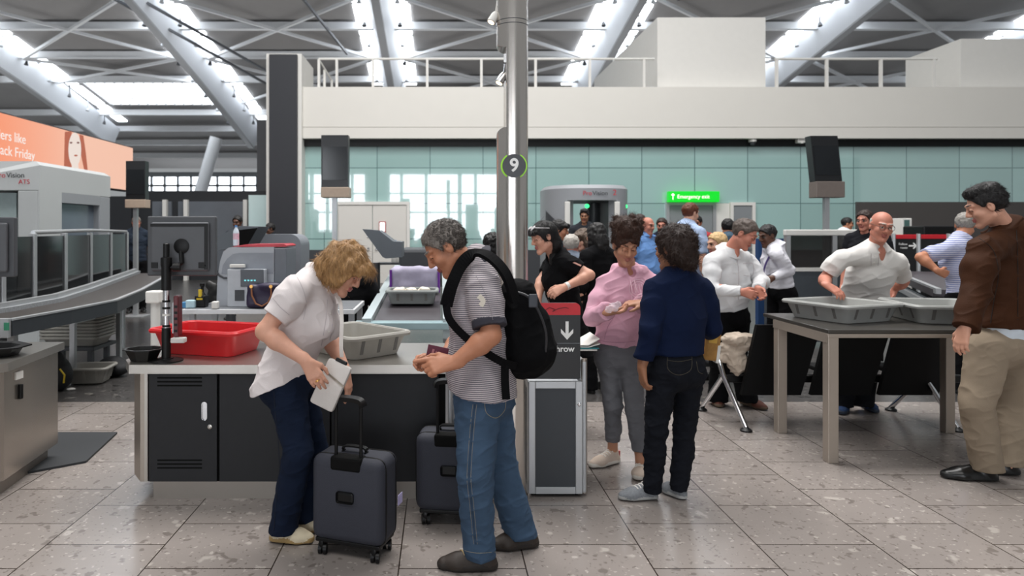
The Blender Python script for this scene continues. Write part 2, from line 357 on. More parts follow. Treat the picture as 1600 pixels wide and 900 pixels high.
# plant boxes on the ledge
b = MB(); b.m(0).box((6.42, WY + .2, 5.681), (9.62, WY + 8.5, 7.85)); tag(b.build('rooftop_housing', white), 'tall white box housing standing on the ledge above the exit sign', 'housing')
b = MB(); b.box((15.4, WY + .2, 5.681), (24, WY + 2.6, 7.22)); tag(b.build('rooftop_housing', white), 'low long white box housing on the ledge at the far right', 'housing')
t = thing('ceiling_camera', 'small white dome camera on the black band over the exit sign', 'camera', (9.05, WY - .2, 4.1))
b = MB(); b.lathe((9.05, WY - .2, 4.2), [(.11, 0), (.11, -.08), (.07, -.1)], 16); b.build('housing', white, t); b = MB(); b.lathe((9.05, WY - .2, 4.1), [(.085, 0), (.07, -.06), (.02, -.09)], 16); b.build('dome', dgrey, t)
b = MB(); b.box((10.33, WY - .28, 4.08), (10.55, WY - .1, 4.2), .02); b.lathe((10.44, WY - .3, 4.1), [(.04, 0), (.04, .1)], 12, (0, 1, 0)); tag(b.build('ceiling_camera', white), 'small white box camera on the black band beside the right display', 'camera')
# exit sign
t = thing('exit_sign', 'lit green emergency exit sign over the grey doors', 'sign', (7.32, WY - .2, 2.5))
b = MB(); b.box((6.6, WY - .3, 2.37), (8.06, WY - .1, 2.68), .01); b.build('sign_box', emissive('sign_green', '#00c020', .85, '#00a020'), t)
wl = emissive('sign_white', '#f4ffd0', 1.1)
text('lettering', 'Emergency exit', .15, (7.3, WY - .304, 2.52), wl, t)
b = MB(); b.box((6.7, WY - .31, 2.44), (6.72, WY - .302, 2.57)); b.prism([(6.65, WY - .31, 2.56), (6.77, WY - .31, 2.56), (6.71, WY - .31, 2.62)], (0, .008, 0)); b.build('arrow', wl, t)
# ------------------------------------------------------------------ roof
def rz(Y): return EYE + 28.5 - .187 * Y
b = MB()
b.rings([[(-75, y, rz(y) + 2.6), (95, y, rz(y) + 2.6), (95, y, rz(y) + 3.0), (-75, y, rz(y) + 3.0)] for y in (44, 75.4)]); 
b.rings([[(-75, y, rz(y) + 2.6), (-40.5, y, rz(y) + 2.6), (-40.5, y, rz(y) + 3.0), (-75, y, rz(y) + 3.0)] for y in (75.4, 84)])
b.rings([[(-27.5, y, rz(y) + 2.6), (95, y, rz(y) + 2.6), (95, y, rz(y) + 3.0), (-27.5, y, rz(y) + 3.0)] for y in (75.4, 84)])
b.rings([[(-75, y, rz(y) + 2.6), (95, y, rz(y) + 2.6), (95, y, rz(y) + 3.0), (-75, y, rz(y) + 3.0)] for y in (84, 112)])
tag(b.build('ceiling', roofm), kind='structure')
skyl = emissive('rooflight_glazing', '#f2f8ff', 2.2)
skyl2 = emissive('rooflight_strip', '#f2f8ff', 8.0)
b = MB(); b.rings([[(-40.5, y, rz(y) + 2.7), (-27.5, y, rz(y) + 2.7), (-27.5, y, rz(y) + 2.85), (-40.5, y, rz(y) + 2.85)] for y in (75.4, 84)]); tag(b.build('window_1', skyl), kind='structure')
for i in range(12):
    x = -40.2 + i * 1.1; b = MB(); b.bar((x, 75.4, rz(75.4) + 2.62), (x, 84, rz(84) + 2.62), .08, .16); tag(b.build('trim_7', purw), kind='structure')
XR = [-43.5, -24.9, -5.2, 16.2, 35.6, 55.5]
for y in (50.9, 56.9, 62.9, 68.9, 74.9, 85.0, 91, 97, 103):
    b = MB(); b.bar((-72, y, rz(y) + 2.1), (92, y, rz(y) + 2.1), .45, .62); b.bar((-72, y, rz(y) + 1.78), (92, y, rz(y) + 1.78), .6, .08); tag(b.build('roof_purlin', purw), kind='structure')
for i in range(len(XR) - 1):
    for j, (ya, yb) in enumerate(((44.9, 56.9), (56.9, 68.9), (68.9, 80.9 if i else 74.9))):
        for s in (0, 1):
            xa, xb = (XR[i] + 1.4, XR[i + 1] - 1.4) if s else (XR[i + 1] - 1.4, XR[i] + 1.4)
            b = MB(); b.bar((xa, ya, rz(ya) + 1.7), (xb, yb, rz(yb) + 1.7), .26, .26); tag(b.build('roof_brace', purw), kind='structure')
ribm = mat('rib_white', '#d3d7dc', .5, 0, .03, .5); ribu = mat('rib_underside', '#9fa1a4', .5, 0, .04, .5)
for i, x in enumerate(XR):
    yend = 90 if i < 2 else 78
    ys = [40, 50, 60, 70, 80, yend] if i < 2 else [40, 50, 60, 70, yend]
    drop = lambda y: 0 if y < 62 else -.0011 * (y - 62) ** 2
    b = MB(); R = []
    for y in ys:
        z = rz(y) + drop(y); R.append([(x - .3, y, z), (x + .3, y, z), (x + 1.3, y, z + 2.55), (x - 1.3, y, z + 2.55)])
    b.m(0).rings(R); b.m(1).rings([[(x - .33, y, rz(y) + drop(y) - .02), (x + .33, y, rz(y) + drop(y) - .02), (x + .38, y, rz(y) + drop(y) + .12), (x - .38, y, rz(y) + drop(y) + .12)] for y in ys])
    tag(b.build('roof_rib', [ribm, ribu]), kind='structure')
    for sx in (-1, 1):
        b = MB(); y = 42.0
        while y < yend - 3:
            y2 = y + 5.4
            if 75.4 < y2 and i < 2 and False: pass
            b.rings([[(x + sx * 1.3, q, rz(q) + 2.45), (x + sx * 2.5, q, rz(q) + 2.45), (x + sx * 2.5, q, rz(q) + 2.59), (x + sx * 1.3, q, rz(q) + 2.59)] for q in (y, y2)]); y += 6
        tag(b.build('window_2', skyl2), kind='structure')
        for q in range(44, int(yend) - 2, 4):
            p = V(x + sx * 1.6, q + 1.2, rz(q) + drop(q) + 1.35)
            b = MB(); b.tube([p + V(0, 0, 1.1), p], .05, 6); b.lathe(p, [(.12, 0), (.2, -.35)], 10, (0, .3, 1)); tag(b.build('rib_spotlight', dgrey if q % 8 else lgrey), 'small spotlight hung along the lit edge of a white roof rib', 'spotlight', 'spotlights along the roof ribs')
for xa, ya, xb, yb in ((-30.8, 47, -15.5, 80), (-29.4, 46, -12.9, 80), (-13.4, 46, -9.0, 66), (17.2, 46, 16.3, 56), (21.7, 46, 19.5, 56)):
    b = MB(); b.bar((xa, ya, rz(ya) + .9), (xb, yb, rz(yb) + .9), .18, .22); tag(b.build('trim_8', mat('cable_tray', '#55575b', .5)), kind='structure')
# leaning strut under the second rib, far glazing behind
b = MB(); p, q = at(338, 215, 84), at(312, 305, 84); b.tube([p, q + (q - p) * .6], .75, 16); tag(b.build('roof_strut', purw, smooth=True), kind='structure')
b = MB(); b.box((-46, 104, 0), (-22, 104.3, 9.8)); tag(b.build('window_3', skyl), kind='structure')
b = MB(); b.box((-46, 103.6, 9.7), (-22, 104, 10.4)); b.box((-46, 103.6, 8.2), (-22, 104, 8.5))
for i in range(12): b.box((-44 + i * 2, 103.6, 0), (-43.75 + i * 2, 104, 9.8))
tag(b.build('trim_9', mat('mullion_grey', '#7d8184', .5)), kind='structure')
# facade behind the viewer that the glass panels mirror
fac = mat('facade_grey', '#9aa09f', .8, 0, .05, 1)
b = MB(); b.box((-34, -25.3, 0), (-15.5, -25, 8.5)); b.box((8, -25.3, 0), (40, -25, 8.5)); b.box((-15.5, -25.3, 6.9), (8, -25, 8.5)); b.box((-15.5, -25.3, 0), (8, -25, .6)); tag(b.build('wall_front', fac), kind='structure')
b = MB()
for i in range(11): b.box((-15.6 + i * 2.35 + .8 * (i % 3 == 1), -25.2, 0), (-15.3 + i * 2.35 + .9 * (i % 3 == 1), -25, 7))
for z in (3.2, 5.0): b.box((-15.5, -25.2, z), (8, -25, z + .14))
b.box((-7.2, -25.15, 0), (-4.8, -25, 6.9)); b.box((2.4, -25.15, 0), (3.6, -25, 4))
tag(b.build('trim_10', fac), kind='structure')
b = MB(); b.box((-15.5, -25.5, .6), (8, -25.4, 6.9)); tag(b.build('window_4', emissive('bright_daylight', '#f4f8ff', 5.0)), kind='structure')
# ================================================================== pillar with the lane number
t = thing('steel_pillar', 'tall brushed steel column with a notch and round lane sign', 'pillar', (.415, 3.96, 0))
pc, PR = V(.417, 3.965, 0), .0915
def ring_at(z, c):
    return [pc + V(max(math.cos(a) * PR, c), math.sin(a) * PR, z) for a in (2 * math.pi * k / 96 for k in range(96))]
zt, zb = at(790, 80, 4.0).z, at(790, 204, 4.0).z
b = MB(); rg = [ring_at(0, -PR), ring_at(zb - .03, -PR)]
for k in range(9):
    u = k / 8 * math.pi / 2; rg.append(ring_at(zb - .03 + .035 * math.sin(u), -PR + .05 * (1 - math.cos(u))))
rg += [ring_at(zb + .012, -PR + .05), ring_at(zt - .012, -PR + .05)]
for k in range(9):
    u = (1 - k / 8) * math.pi / 2; rg.append(ring_at(zt + .03 - .035 * math.sin(u), -PR + .05 * (1 - math.cos(u))))
rg += [ring_at(zt + .03, -PR), ring_at(4.2, -PR)]
b.rings(rg); b.build('column', mat('pillar_steel', '#cdc6bf', .22, .95, .05, 2.5, .05, 20, stretch=(1, 1, .15)), t, smooth=True)
for z in (zt + .13, zt + .155): 
    b = MB(); b.lathe(pc + V(0, 0, z), [(PR + .0006, 0), (PR + .0006, .004)], 48); b.build('joint_groove', dgrey, t)
sg = pc + V((801 - 800.5) / FPX * 4, -PR - .004, 0); sg.z = at(801, 261, 3.95).z
b = MB(); b.lathe(sg + V(0, .012, 0), [(.075, -.012), (.075, 0), (.066, .0), (.066, -.006)], 48, (0, -1, 0)); sp = b.build('sign_ring', mat('lime_green', '#8fd02c', .4, emit=.25), t, smooth=True)
b = MB(); b.lathe(sg + V(0, .004, 0), [(.0665, 0), (.0665, .003)], 48, (0, -1, 0)); b.build('sign_face', mat('sign_black', '#15161a', .3), sp)
text('lane_number', '9', .105, sg + V(0, .0, 0), mat('sign_lettering', '#f2f2f0', .5), sp, bold=.0025)
def spot(name, c, d, label, m):
    t = thing(name, label, 'spotlight', c); c = V(*c); d = V(*d).normalized()
    b = MB(); b.lathe(c, [(.016, -.035), (.022, -.02), (.026, .03), (.024, .032)], 20, d); b.build('lamp_body', m, t, smooth=True)
    b = MB(); b.lathe(c + d * .0315, [(.019, 0), (.019, .001)], 16, d); b.build('lens', emissive('lamp_lens', '#ffd9a0', 6), t)
    b = MB(); b.tube([c - d * .03, c - d * .03 + V(.01, .0, .07), V(pc.x - .05, c.y, c.z + .09)], .006, 8); b.build('bracket', m, t)
spot('pillar_spotlight', at(783.5, 123, 3.95), (-.45, -.2, -.85), 'small lit chrome spotlight hanging in the notch of the steel column', chrome)
spot('pillar_spotlight', at(771, 28, 3.95), (-.45, -.2, -.85), 'white spotlight beside the upper part of the steel column', white)
# ================================================================== central counter
CF = 3.92
def counter(name, label, loc, poly, ztop, kick, doors=None):
    """poly: outline of the steel top (front edge first, going right)"""
    t = thing(name, label, 'counter', loc)
    return t
t = thing('search_counter', 'long steel-topped charcoal counter under the red and grey trays', 'counter', (-.8, CF, 0))
x0, x1 = -1.70, .03
b = MB(); b.prism([V(-1.86, CF + .12, .735), V(-1.77, CF - .04, .735), V(x1 + .02, CF - .04, .735), V(x1 + .02, CF + .72, .735), V(-1.86, CF + .72, .735)], (0, 0, .05)); wt = b.build('worktop', steel2, t)
b = MB(); b.box((-1.69, CF, .11), (x1, CF + .68, .734)); b.build('carcass', blkm, t)
b = MB(); b.prism([V(-1.81, CF + .12, .11), V(-1.72, CF - .005, .11), V(-1.695, CF - .005, .11), V(-1.695, CF + .68, .11), V(-1.81, CF + .68, .11)], (0, 0, .622)); b.build('end_panel', steel, t)
b = MB(); b.box((-1.66, CF + .03, 0), (x1 - .02, CF + .62, .108)); b.build('plinth', mat('plinth_steel', '#9a938c', .4, .8, .05, 5), t)
def cdoor(xa, xb, vents, handle):
    b = MB(); b.box((xa, CF - .022, .115), (xb, CF, .73), .003); d = b.build('door', graph, t)
    if vents:
        for zc in (.66, .19):
            for k in range(3):
                b = MB(); b.box((xa + .05, CF - .0235, zc + k * .022), (xb - .085, CF - .0225, zc + k * .022 + .009)); b.build('vent_slot', blkm, d)
    if handle:
        hx = xb - .07; b = MB()
        b.rings([[V(hx + (.016 if k == 0 else .012) * math.cos(a), CF - y, .52 + .037 * (1 if math.sin(a) > 0 else -1) + .016 * math.sin(a)) for a in (2 * math.pi * q / 24 for q in range(24))] for k, y in ((0, .0225), (0, .030), (1, .030), (1, .024))]); b.build('handle', chrome, d, smooth=True)
        b = MB(); b.lathe((hx + .03, CF - .022, .43), [(.013, 0), (.013, .006), (.006, .008)], 16, (0, -1, 0)); b.build('lock', steel2, d)
cdoor(-1.665, -1.275, True, True); cdoor(-1.262, -.63, False, False); cdoor(-.622, -.01, False, False)
b = MB(); b.box((-1.69, CF - .02, .115), (-1.672, CF + .001, .732)); b.build('edge_trim', steel2, t)
# ---- left counter
t = thing('search_counter', 'brushed steel end of a counter cut off by the left edge', 'counter', (-2.9, 4.2, 0))
P = lambda z: [V(-3.9, 3.83, z), V(-2.64, 3.83, z), V(-2.53, 3.96, z), V(-2.61, 4.66, z), V(-3.9, 4.66, z)]
b = MB(); b.prism([p + (p - V(-3.2, 4.3, p.z)).normalized() * .04 for p in P(.735)], (0, 0, .05)); b.build('worktop', steel2, t)
b = MB(); b.prism(P(.1), (0, 0, .634)); b.build('side_panel', mat('counter_side_steel', '#b3aaa1', .26, .9, .08, 2.5, stretch=(1, 1, .4)), t)
b = MB(); b.prism([p + (V(-3.2, 4.3, 0) - p).normalized() * .06 for p in P(0)], (0, 0, .099)); b.build('plinth', MATS['plinth_steel'], t)
b = MB(); b.box((-3.9, 3.815, .11), (-2.66, 3.829, .73), .003); b.build('front_panel', graph, t)
b = MB(); b.box((-2.548, 4.08, .655), (-2.534, 4.15, .70)); b.build('asset_label', white, t)
b = MB(); b.box((-2.56, 4.12, .53), (-2.528, 4.145, .62), .006); b.build('latch', blk, t)
b = MB(); b.prism([V(-2.62, 4.35, .001), V(-2.36, 4.55, .001), V(-2.46, 5.2, .001), V(-3.3, 5.2, .001), V(-3.3, 4.35, .001)], (0, 0, .014)); tag(b.build('floor_mat', mat('rubber_mat', '#2d2f32', .7, 0, .1, 30, .2, 200)), 'dark rubber mat on the floor beside the left steel counter', 'mat')
# ---- cabinet with the sign, and its neighbour behind the man
def cabinet(label, xa, xb, y0, dep, zt):
    t = thing('cabinet', label, 'cabinet', ((xa + xb) / 2, y0, 0)); w = .04
    b = MB(); b.box((xa + .01, y0 + .012, .03), (xb - .01, y0 + dep, zt - .01)); b.build('carcass', lgrey, t)
    b = MB(); b.box((xa, y0, .02), (xa + w, y0 + .03, zt), .004); b.box((xb - w, y0, .02), (xb, y0 + .03, zt), .004); b.box((xa + w, y0, .02), (xb - w, y0 + .03, .02 + w), .003); b.box((xa + w, y0, zt - w), (xb - w, y0 + .03, zt), .003); fr = b.build('door_frame', alu, t)
    b = MB(); b.box((xa + w, y0 + .006, .06), (xb - w, y0 + .02, zt - w)); b.build('door_panel', mat('slate_laminate', '#34383d', .5, 0, .06, 25), t)
    b = MB(); b.lathe((xb - .02, y0, zt - .13), [(.011, 0), (.011, .006), (.006, .009)], 16, (0, -1, 0)); b.build('lock', chrome, fr)
    b = MB(); b.box((xa + .02, y0 + .04, 0), (xb - .02, y0 + dep - .03, .03)); b.build('plinth', blkm, t)
    return t
t = cabinet('aluminium-framed bin cabinet under the black arrow sign', .512, .825, 3.96, .42, .672)
b = MB(); b.box((.826, 3.97, .02), (.852, 4.36, .79), .01); b.build('side_post', alu, t)
b = MB(); b.tube([V(.84, 3.99, .02), V(.84, 3.99, .80)], .018, 12); b.build('corner_tube', steel, t, smooth=True)
t2 = cabinet('aluminium-framed cabinet behind the dark suitcase and the man in jeans', .045, .318, 3.94, .44, .70)
b = MB(); b.tube([V(.055, 3.9, .02), V(.055, 3.9, .66)], .012, 10); b.build('cable_tube', alu, t2, smooth=True)
sgn = thing('arrow_sign', 'black sign with a red top and a white down arrow', 'sign', (.64, 4.0, .68))
b = MB(); x0, x1, z0, z1, r = .515, .82, .68, 1.125, .03
pts = [V(x0, 4.0, z0), V(x1, 4.0, z0)] + [V(x1 - r + r * math.cos(a), 4.0, z1 - r + r * math.sin(a)) for a in [k * math.pi / 16 for k in range(9)]] + [V(x0 + r - r * math.sin(a), 4.0, z1 - r + r * math.cos(a)) for a in [k * math.pi / 16 for k in range(9)]]
b.prism(pts, (0, .025, 0)); b.build('sign_board', mat('sign_board_black', '#19191b', .4), sgn)
ztr = 1.055; b = MB(); pts = [V(x0, 3.997, ztr), V(x1, 3.997, ztr)] + [V(x1 - r + r * math.cos(a), 3.997, z1 - r + r * math.sin(a)) for a in [k * math.pi / 16 for k in range(9)]] + [V(x0 + r - r * math.sin(a), 3.997, z1 - r + r * math.cos(a)) for a in [k * math.pi / 16 for k in range(9)]]
b.prism(pts, (0, .0029, 0)); hb = b.build('header_band', mat('sign_red', '#c8202c', .4), sgn)
b = MB(); b.tube([V(.60, 3.995, 1.075), V(.64, 3.995, 1.1), V(.67, 3.995, 1.088), V(.655, 3.995, 1.075), V(.69, 3.995, 1.092), V(.73, 3.995, 1.1), V(.75, 3.995, 1.094)], .0022, 6); b.build('scribble_mark', mat('dark_red', '#6a0d14', .6), hb)
sw = mat('sign_lettering', '#f2f2f0')
b = MB(); ax, az = .742, .962
b.box((ax - .009, 3.996, az - .03), (ax + .009, 3.999, az + .055)); b.poly([V(ax - .036, 3.9965, az - .012), V(ax, 3.9965, az - .052), V(ax + .036, 3.9965, az - .012), V(ax + .036, 3.9965, az + .012), V(ax, 3.9965, az - .026), V(ax - .036, 3.9965, az + .012)]); b.build('arrow', sw, sgn)
text('lettering', 'Your', .062, (.652, 3.999, .978), sw, sgn, align='RIGHT', bold=.0012)
b = MB(); b.box((x0 + .01, 3.9975, .888), (x1 - .002, 3.9995, .8905)); b.build('rule', mgrey, sgn)
text('lettering', 'Heathrow', .05, (.785, 3.999, .855), sw, sgn, align='RIGHT', bold=.0008)
# papers on the back shelf of the sign cabinet
b = MB(); b.box((.80, 4.30, .79), (.99, 4.62, .802), .003); b.box((.853, 4.28, .02), (.875, 4.6, .79)); tag(b.build('leaflet_shelf', steel2), 'small steel shelf holding papers beside the sign cabinet', 'shelf')
pm = mat('paper_white', '#e6e4de', .7)
for k, (dx, dz, m, lab) in enumerate(((0, 0, mat('teal_folder', '#2e7f86', .6), 'teal folder at the bottom of the papers by the sign'), (.008, .008, pm, 'loose white papers lying on the teal folder'), (.004, .02, pm, 'curled white sheet topmost on the papers by the sign'))):
    b = MB(); b.rings([[V(.81 + dx, y, .803 + dz), V(.93 + dx, y, .803 + dz), V(1.0 + dx, y, .803 + dz + .02 * k), V(1.0 + dx, y, .809 + dz + .02 * k), V(.93 + dx, y, .809 + dz), V(.81 + dx, y, .809 + dz)] for y in (4.3 + dx, 4.45, 4.58 + dx)]); tag(b.build('paper', m), lab, 'paper')
# ================================================================== trays
def tray(name, label, c, L, W, H, yaw, m, group=None, taper=.05, handles=True, base=None):
    """open tapered box with a rolled rim, c = centre of the underside"""
    t = thing(name, label, 'tray', c, group); c = V(*c); n = 40
    def rr(l, w, r, z):
        pts = []
        for cx, cy, a0 in ((l / 2 - r, w / 2 - r, 0), (-l / 2 + r, w / 2 - r, 1), (-l / 2 + r, -w / 2 + r, 2), (l / 2 - r, -w / 2 + r, 3)):
            for k in range(6): a = (a0 + k / 5) * math.pi / 2; pts.append(V(cx + r * math.cos(a), cy + r * math.sin(a), z))
        return pts
    M = Matrix.Translation(c) @ Matrix.Rotation(yaw, 4, 'Z'); X = lambda P: [M @ p for p in P]
    b = MB(); tp = taper
    b.rings([X(rr(L - 2 * tp, W - 2 * tp, .045, 0)), X(rr(L - 2 * tp + .01, W - 2 * tp + .01, .05, .01)), X(rr(L - .02, W - .02, .05, H - .012)), X(rr(L - .016, W - .016, .05, H - .01)), X(rr(L - .02, W - .02, .05, H)), X(rr(L - .032, W - .032, .05, H - .004)), X(rr(L - 2 * tp, W - 2 * tp, .045, .008))], True, True)
    body = b.build('tray_body', m, t, smooth=True)
    b = MB(); b.rings([X(rr(L - .022, W - .022, .05, H - .022)), X(rr(L + .028, W + .028, .06, H - .022)), X(rr(L + .034, W + .034, .06, H - .008)), X(rr(L + .02, W + .02, .06, H + .003)), X(rr(L - .02, W - .02, .05, H + .003)), X(rr(L - .03, W - .03, .05, H - .006))], True, False); b.build('rim', m, t, smooth=True)
    if handles:
        b = MB()
        for sw_, (D1, D2) in enumerate(((L, W), (W, L))):
            for s in (-1, 1):
                for q in (-.28, 0, .28):
                    P4 = []
                    for z in (.028, H - .03):
                        e = D2 / 2 - tp + .005 + (tp - .015) * (z - .01) / (H - .022)
                        for qq, ee in ((q * D1 - .011, e - .003), (q * D1 + .011, e - .003), (q * D1 + .011, e + .0025), (q * D1 - .011, e + .0025)): P4.append(M @ (V(qq, s * ee, z) if not sw_ else V(s * ee, qq, z)))
                    b = MB(); b.rings([P4[:4], P4[4:]]); b.build('rib', base or m, t)
    return t
tray('red_tray', 'large red plastic tray on the steel counter', (-1.455, 4.33, .787), .60, .42, .155, math.radians(-16), red, handles=False)
tray('grey_tray', 'empty grey plastic tray on the counter between the couple', (-.545, 4.30, .787), .45, .58, .14, math.radians(43), greytray, base=mat('tray_rib_dark', '#6a6865', .6))
tray('grey_tray', 'big grey tray at the left corner of the steel table', (2.99, 5.10, .892), .56, .56, .13, math.radians(20), mat('pale_tray', '#9c9d9a', .5, 0, .12, 14, .1, 120), base=MATS['tray_rib_dark'])
tray('grey_tray', 'grey tray on the table in front of the man in the brown jacket', (3.66, 5.03, .892), .55, .58, .13, math.radians(-9), MATS['pale_tray'], base=MATS['tray_rib_dark'])
def bowl(label, c, yaw):
    t = thing('black_bowl', label, 'bowl', c); c = V(*c); b = MB(); f = 8
    R = lambda r, z: [c + V(r * 1.25 * math.cos(a + yaw), r * math.sin(a + yaw), z) for a in (2 * math.pi * (k + .5) / f for k in range(f))]
    b.rings([R(.06, 0), R(.085, .062), R(.098, .064), R(.098, .07), R(.08, .07), R(.056, .006)]); b.build('dish', blk, t)
bowl('small black octagonal dish beside the monitor pole', (-1.745, 4.02, .786), .2)
t = thing('black_bowl', 'flat black dish on the steel counter at the left edge', 'bowl', (-2.75, 4.2, .786)); b = MB(); c = V(-2.78, 4.18, .786)
R = lambda r, z: [c + V(r * 1.4 * math.cos(a), r * math.sin(a), z) for a in (2 * math.pi * (k + .5) / 8 for k in range(8))]
b.rings([R(.13, 0), R(.15, .045), R(.185, .05), R(.185, .058), R(.14, .056), R(.12, .008)]); b.build('dish', blk, t)
# ================================================================== monitor on a pole
t = thing('pole_monitor', 'grey monitor seen from behind on a chrome pole by the red tray', 'monitor', (-1.605, 4.0, .785))
px = -1.605; py = 4.0; zc = at(276, 385, 4.0).z; xc = at(276, 385, 4.0).x
b = MB(); b.lathe((px, py, .785), [(.095, 0), (.095, .008), (.04, .014), (.04, .02)], 28); b.build('base', blk, t, smooth=True)
b = MB(); b.tube([V(px, py, .80), V(px, py, .98)], .026, 18); b.build('lower_sleeve', blk, t, smooth=True)
b = MB(); b.tube([V(px, py, .97), V(px, py, 1.21)], .0195, 18); b.build('pole', chrome, t, smooth=True)
for z in (.985, 1.05, 1.09, 1.13): b = MB(); b.lathe((px, py, z), [(.0225, 0), (.0225, .012)], 18); b.build('clip', blk if z != 1.05 else white, t)
b = MB(); b.tube([V(px, py, 1.2), V(px, py, 1.34)], .028, 18); b.lathe((px, py, 1.34), [(.032, 0), (.032, .05), (.02, .055)], 18); b.build('upper_sleeve', blk, t, smooth=True)
b = MB(); b.lathe((px, py, 1.39), [(.018, 0), (.018, .08), (.012, .085)], 18); b.build('top_clamp', blk, t, smooth=True)
b = MB(); b.tube([V(px, py, 1.33), V(px + .05, py + .01, 1.335), V(px + .08, py + .03, 1.36), V(xc, py + .06, zc)], .014, 10); b.lathe((px + .06, py, 1.335), [(.025, -.02), (.025, .02)], 14, (1, .2, 0)); b.build('arm', blk, t, smooth=True)
mon = MB(); w, h = .205, .178
mon.box((xc - w, py + .075, zc - h), (xc + w, py + .11, zc + h), .008); mo = mon.build('monitor_case', mat('monitor_grey', '#47494d', .5, 0, .05, 20), t)
b = MB(); b.box((xc - w + .03, py + .05, zc - h + .03), (xc + w - .035, py + .0755, zc + h - .035), .012); bp = b.build('rear_cover', mat('monitor_rear', '#54565a', .55, 0, .05, 20), mo)
b = MB(); b.box((xc - w + .03, py + .0485, zc + h - .062), (xc + w - .06, py + .0505, zc + h - .045)); b.box((xc + w - .06, py + .047, zc - h + .04), (xc + w - .04, py + .0503, zc + h - .045)); b.build('vent_strip', blk, bp)
b = MB(); b.lathe((xc + .01, py + .052, zc + .0), [(.045, 0), (.045, .008), (.03, .014)], 24, (0, -1, 0)); b.build('mount_hub', blk, bp, smooth=True)
for dx in (-.15, .13): b = MB(); b.box((xc + dx - .02, py + .046, zc - .13), (xc + dx + .02, py + .052, zc - .095), .002); b.build('port_block', blk, bp)
for dx in (-.155, .155):
    b = MB(); b.lathe((xc + dx * .95, py + .051, zc - .115), [(.006, 0), (.006, .004)], 12, (0, -1, 0)); b.build('screw', chrome, bp)
t = thing('card_reader', 'dark red card reader clipped to the monitor pole', 'reader', (px + .07, py, .93))
b = MB(); b.box((px + .055, py - .04, .93), (px + .085, py + .03, 1.17), .008); rb = b.build('reader_body', mat('maroon_plastic', '#5a1d24', .35, 0, .1, 20), t)
b = MB(); b.box((px + .045, py - .03, .95), (px + .056, py + .02, 1.13), .003); b.build('holder', lgrey, t)
for k in range(5): b = MB(); b.box((px + .062, py - .042, .96 + k * .035), (px + .08, py - .0395, .975 + k * .035)); b.build('key', blk, rb)
b = MB(); b.box((px + .05, py - .07, .90), (px + .13, py - .02, .93), .006); b.build('grip', mat('clear_grip', '#c9c6c2', .3), t)
# ================================================================== steel table on the right
t = thing('inspection_table', 'steel-legged table with a dark top holding two grey trays', 'table', (3.24, 4.9, 0))
tb = mat('table_bronze_steel', '#a89d92', .38, .5, .05, 10)
b = MB(); b.box((2.58, 4.54, .862), (3.93, 5.46, .889), .004); b.build('tabletop', mat('table_top_dark', '#4a4743', .28, .35, .1, 8), t)
b = MB(); b.box((2.575, 4.535, .835), (3.935, 4.56, .861), .003); b.box((2.575, 5.26, .80), (3.935, 5.285, .861)); b.box((2.575, 4.56, .80), (2.60, 5.26, .861)); b.box((3.91, 4.56, .80), (3.935, 5.26, .861)); b.build('apron', tb, t)
for x in (2.578, 3.862):
    for y in (4.537, 5.213): b = MB(); b.box((x, y, 0), (x + .07, y + .07, .86), .004); b.build('leg', tb, t)
# ================================================================== beam seating with its back to us
t = thing('bench', 'row of black airport seats on chrome legs behind the steel table', 'bench', (3.2, 5.6, 0))
for x0 in (2.49, 3.05, 3.60):
    b = MB(); q = lambda y: [V(x0 - .06, y + .06, .22), V(x0 + .42, y + .06, .22), V(x0 + .53, y - .04, .80), V(x0 + .02, y - .04, .80)]
    b.rings([q(5.45), q(5.49)]); b.build('backrest', mat('black_vinyl', '#0a0a0b', .65, 0, .1, 30, spec=.2), t)
    b = MB(); b.box((x0 - .0, 5.5, .40), (x0 + .48, 5.76, .44), .015); b.build('seat', MATS['black_vinyl'], t)
b = MB(); b.box((2.3, 5.6, .30), (4.3, 5.66, .36), .01); b.build('beam', blk, t)
for x in (2.27, 3.9):
    b = MB(); b.tube([V(x - .03, 5.6, .67), V(x + .005, 5.58, .5), V(x + .03, 5.55, .37), V(x + .09, 5.27, .025)], .02, 10); b.tube([V(x + .03, 5.55, .37), V(x - .02, 5.88, .025)], .02, 10); b.tube([V(x - .03, 5.6, .67), V(x + .1, 5.6, .655), V(x + .24, 5.6, .62)], .018, 10); b.build('leg_frame', chrome, t, smooth=True)
    for p in (V(x + .09, 5.27, 0), V(x - .02, 5.88, 0)): b = MB(); b.lathe(p, [(.045, 0), (.045, .012), (.018, .03)], 18); b.build('foot', blk, t)
co = Soft(); rnd = random.Random(3)
for k in range(9): co.ell((2.42 + rnd.uniform(-.08, .10), 5.55 + rnd.uniform(-.04, .05), .50 + rnd.uniform(-.05, .2)), (.08, .05, .04), mat=0, k=.03)
co.ell((2.42, 5.57, .47), (.075, .06, .10), k=.04); co.ell((2.46, 5.58, .68), (.12, .06, .035), k=.04)
ob = co.build('draped_coat', mat('beige_cloth', '#b7a898', .85, 0, .15, 30, .3, 150), None, .006, lambda p, n: .012 * vnoise(p * 26, 2) + .012 * (1 - np.abs(vnoise(p * A((22, 22, 34)), 9))) ** 4 - .004); tag(ob, 'crumpled beige coat draped over the end arm of the black bench', 'coat')
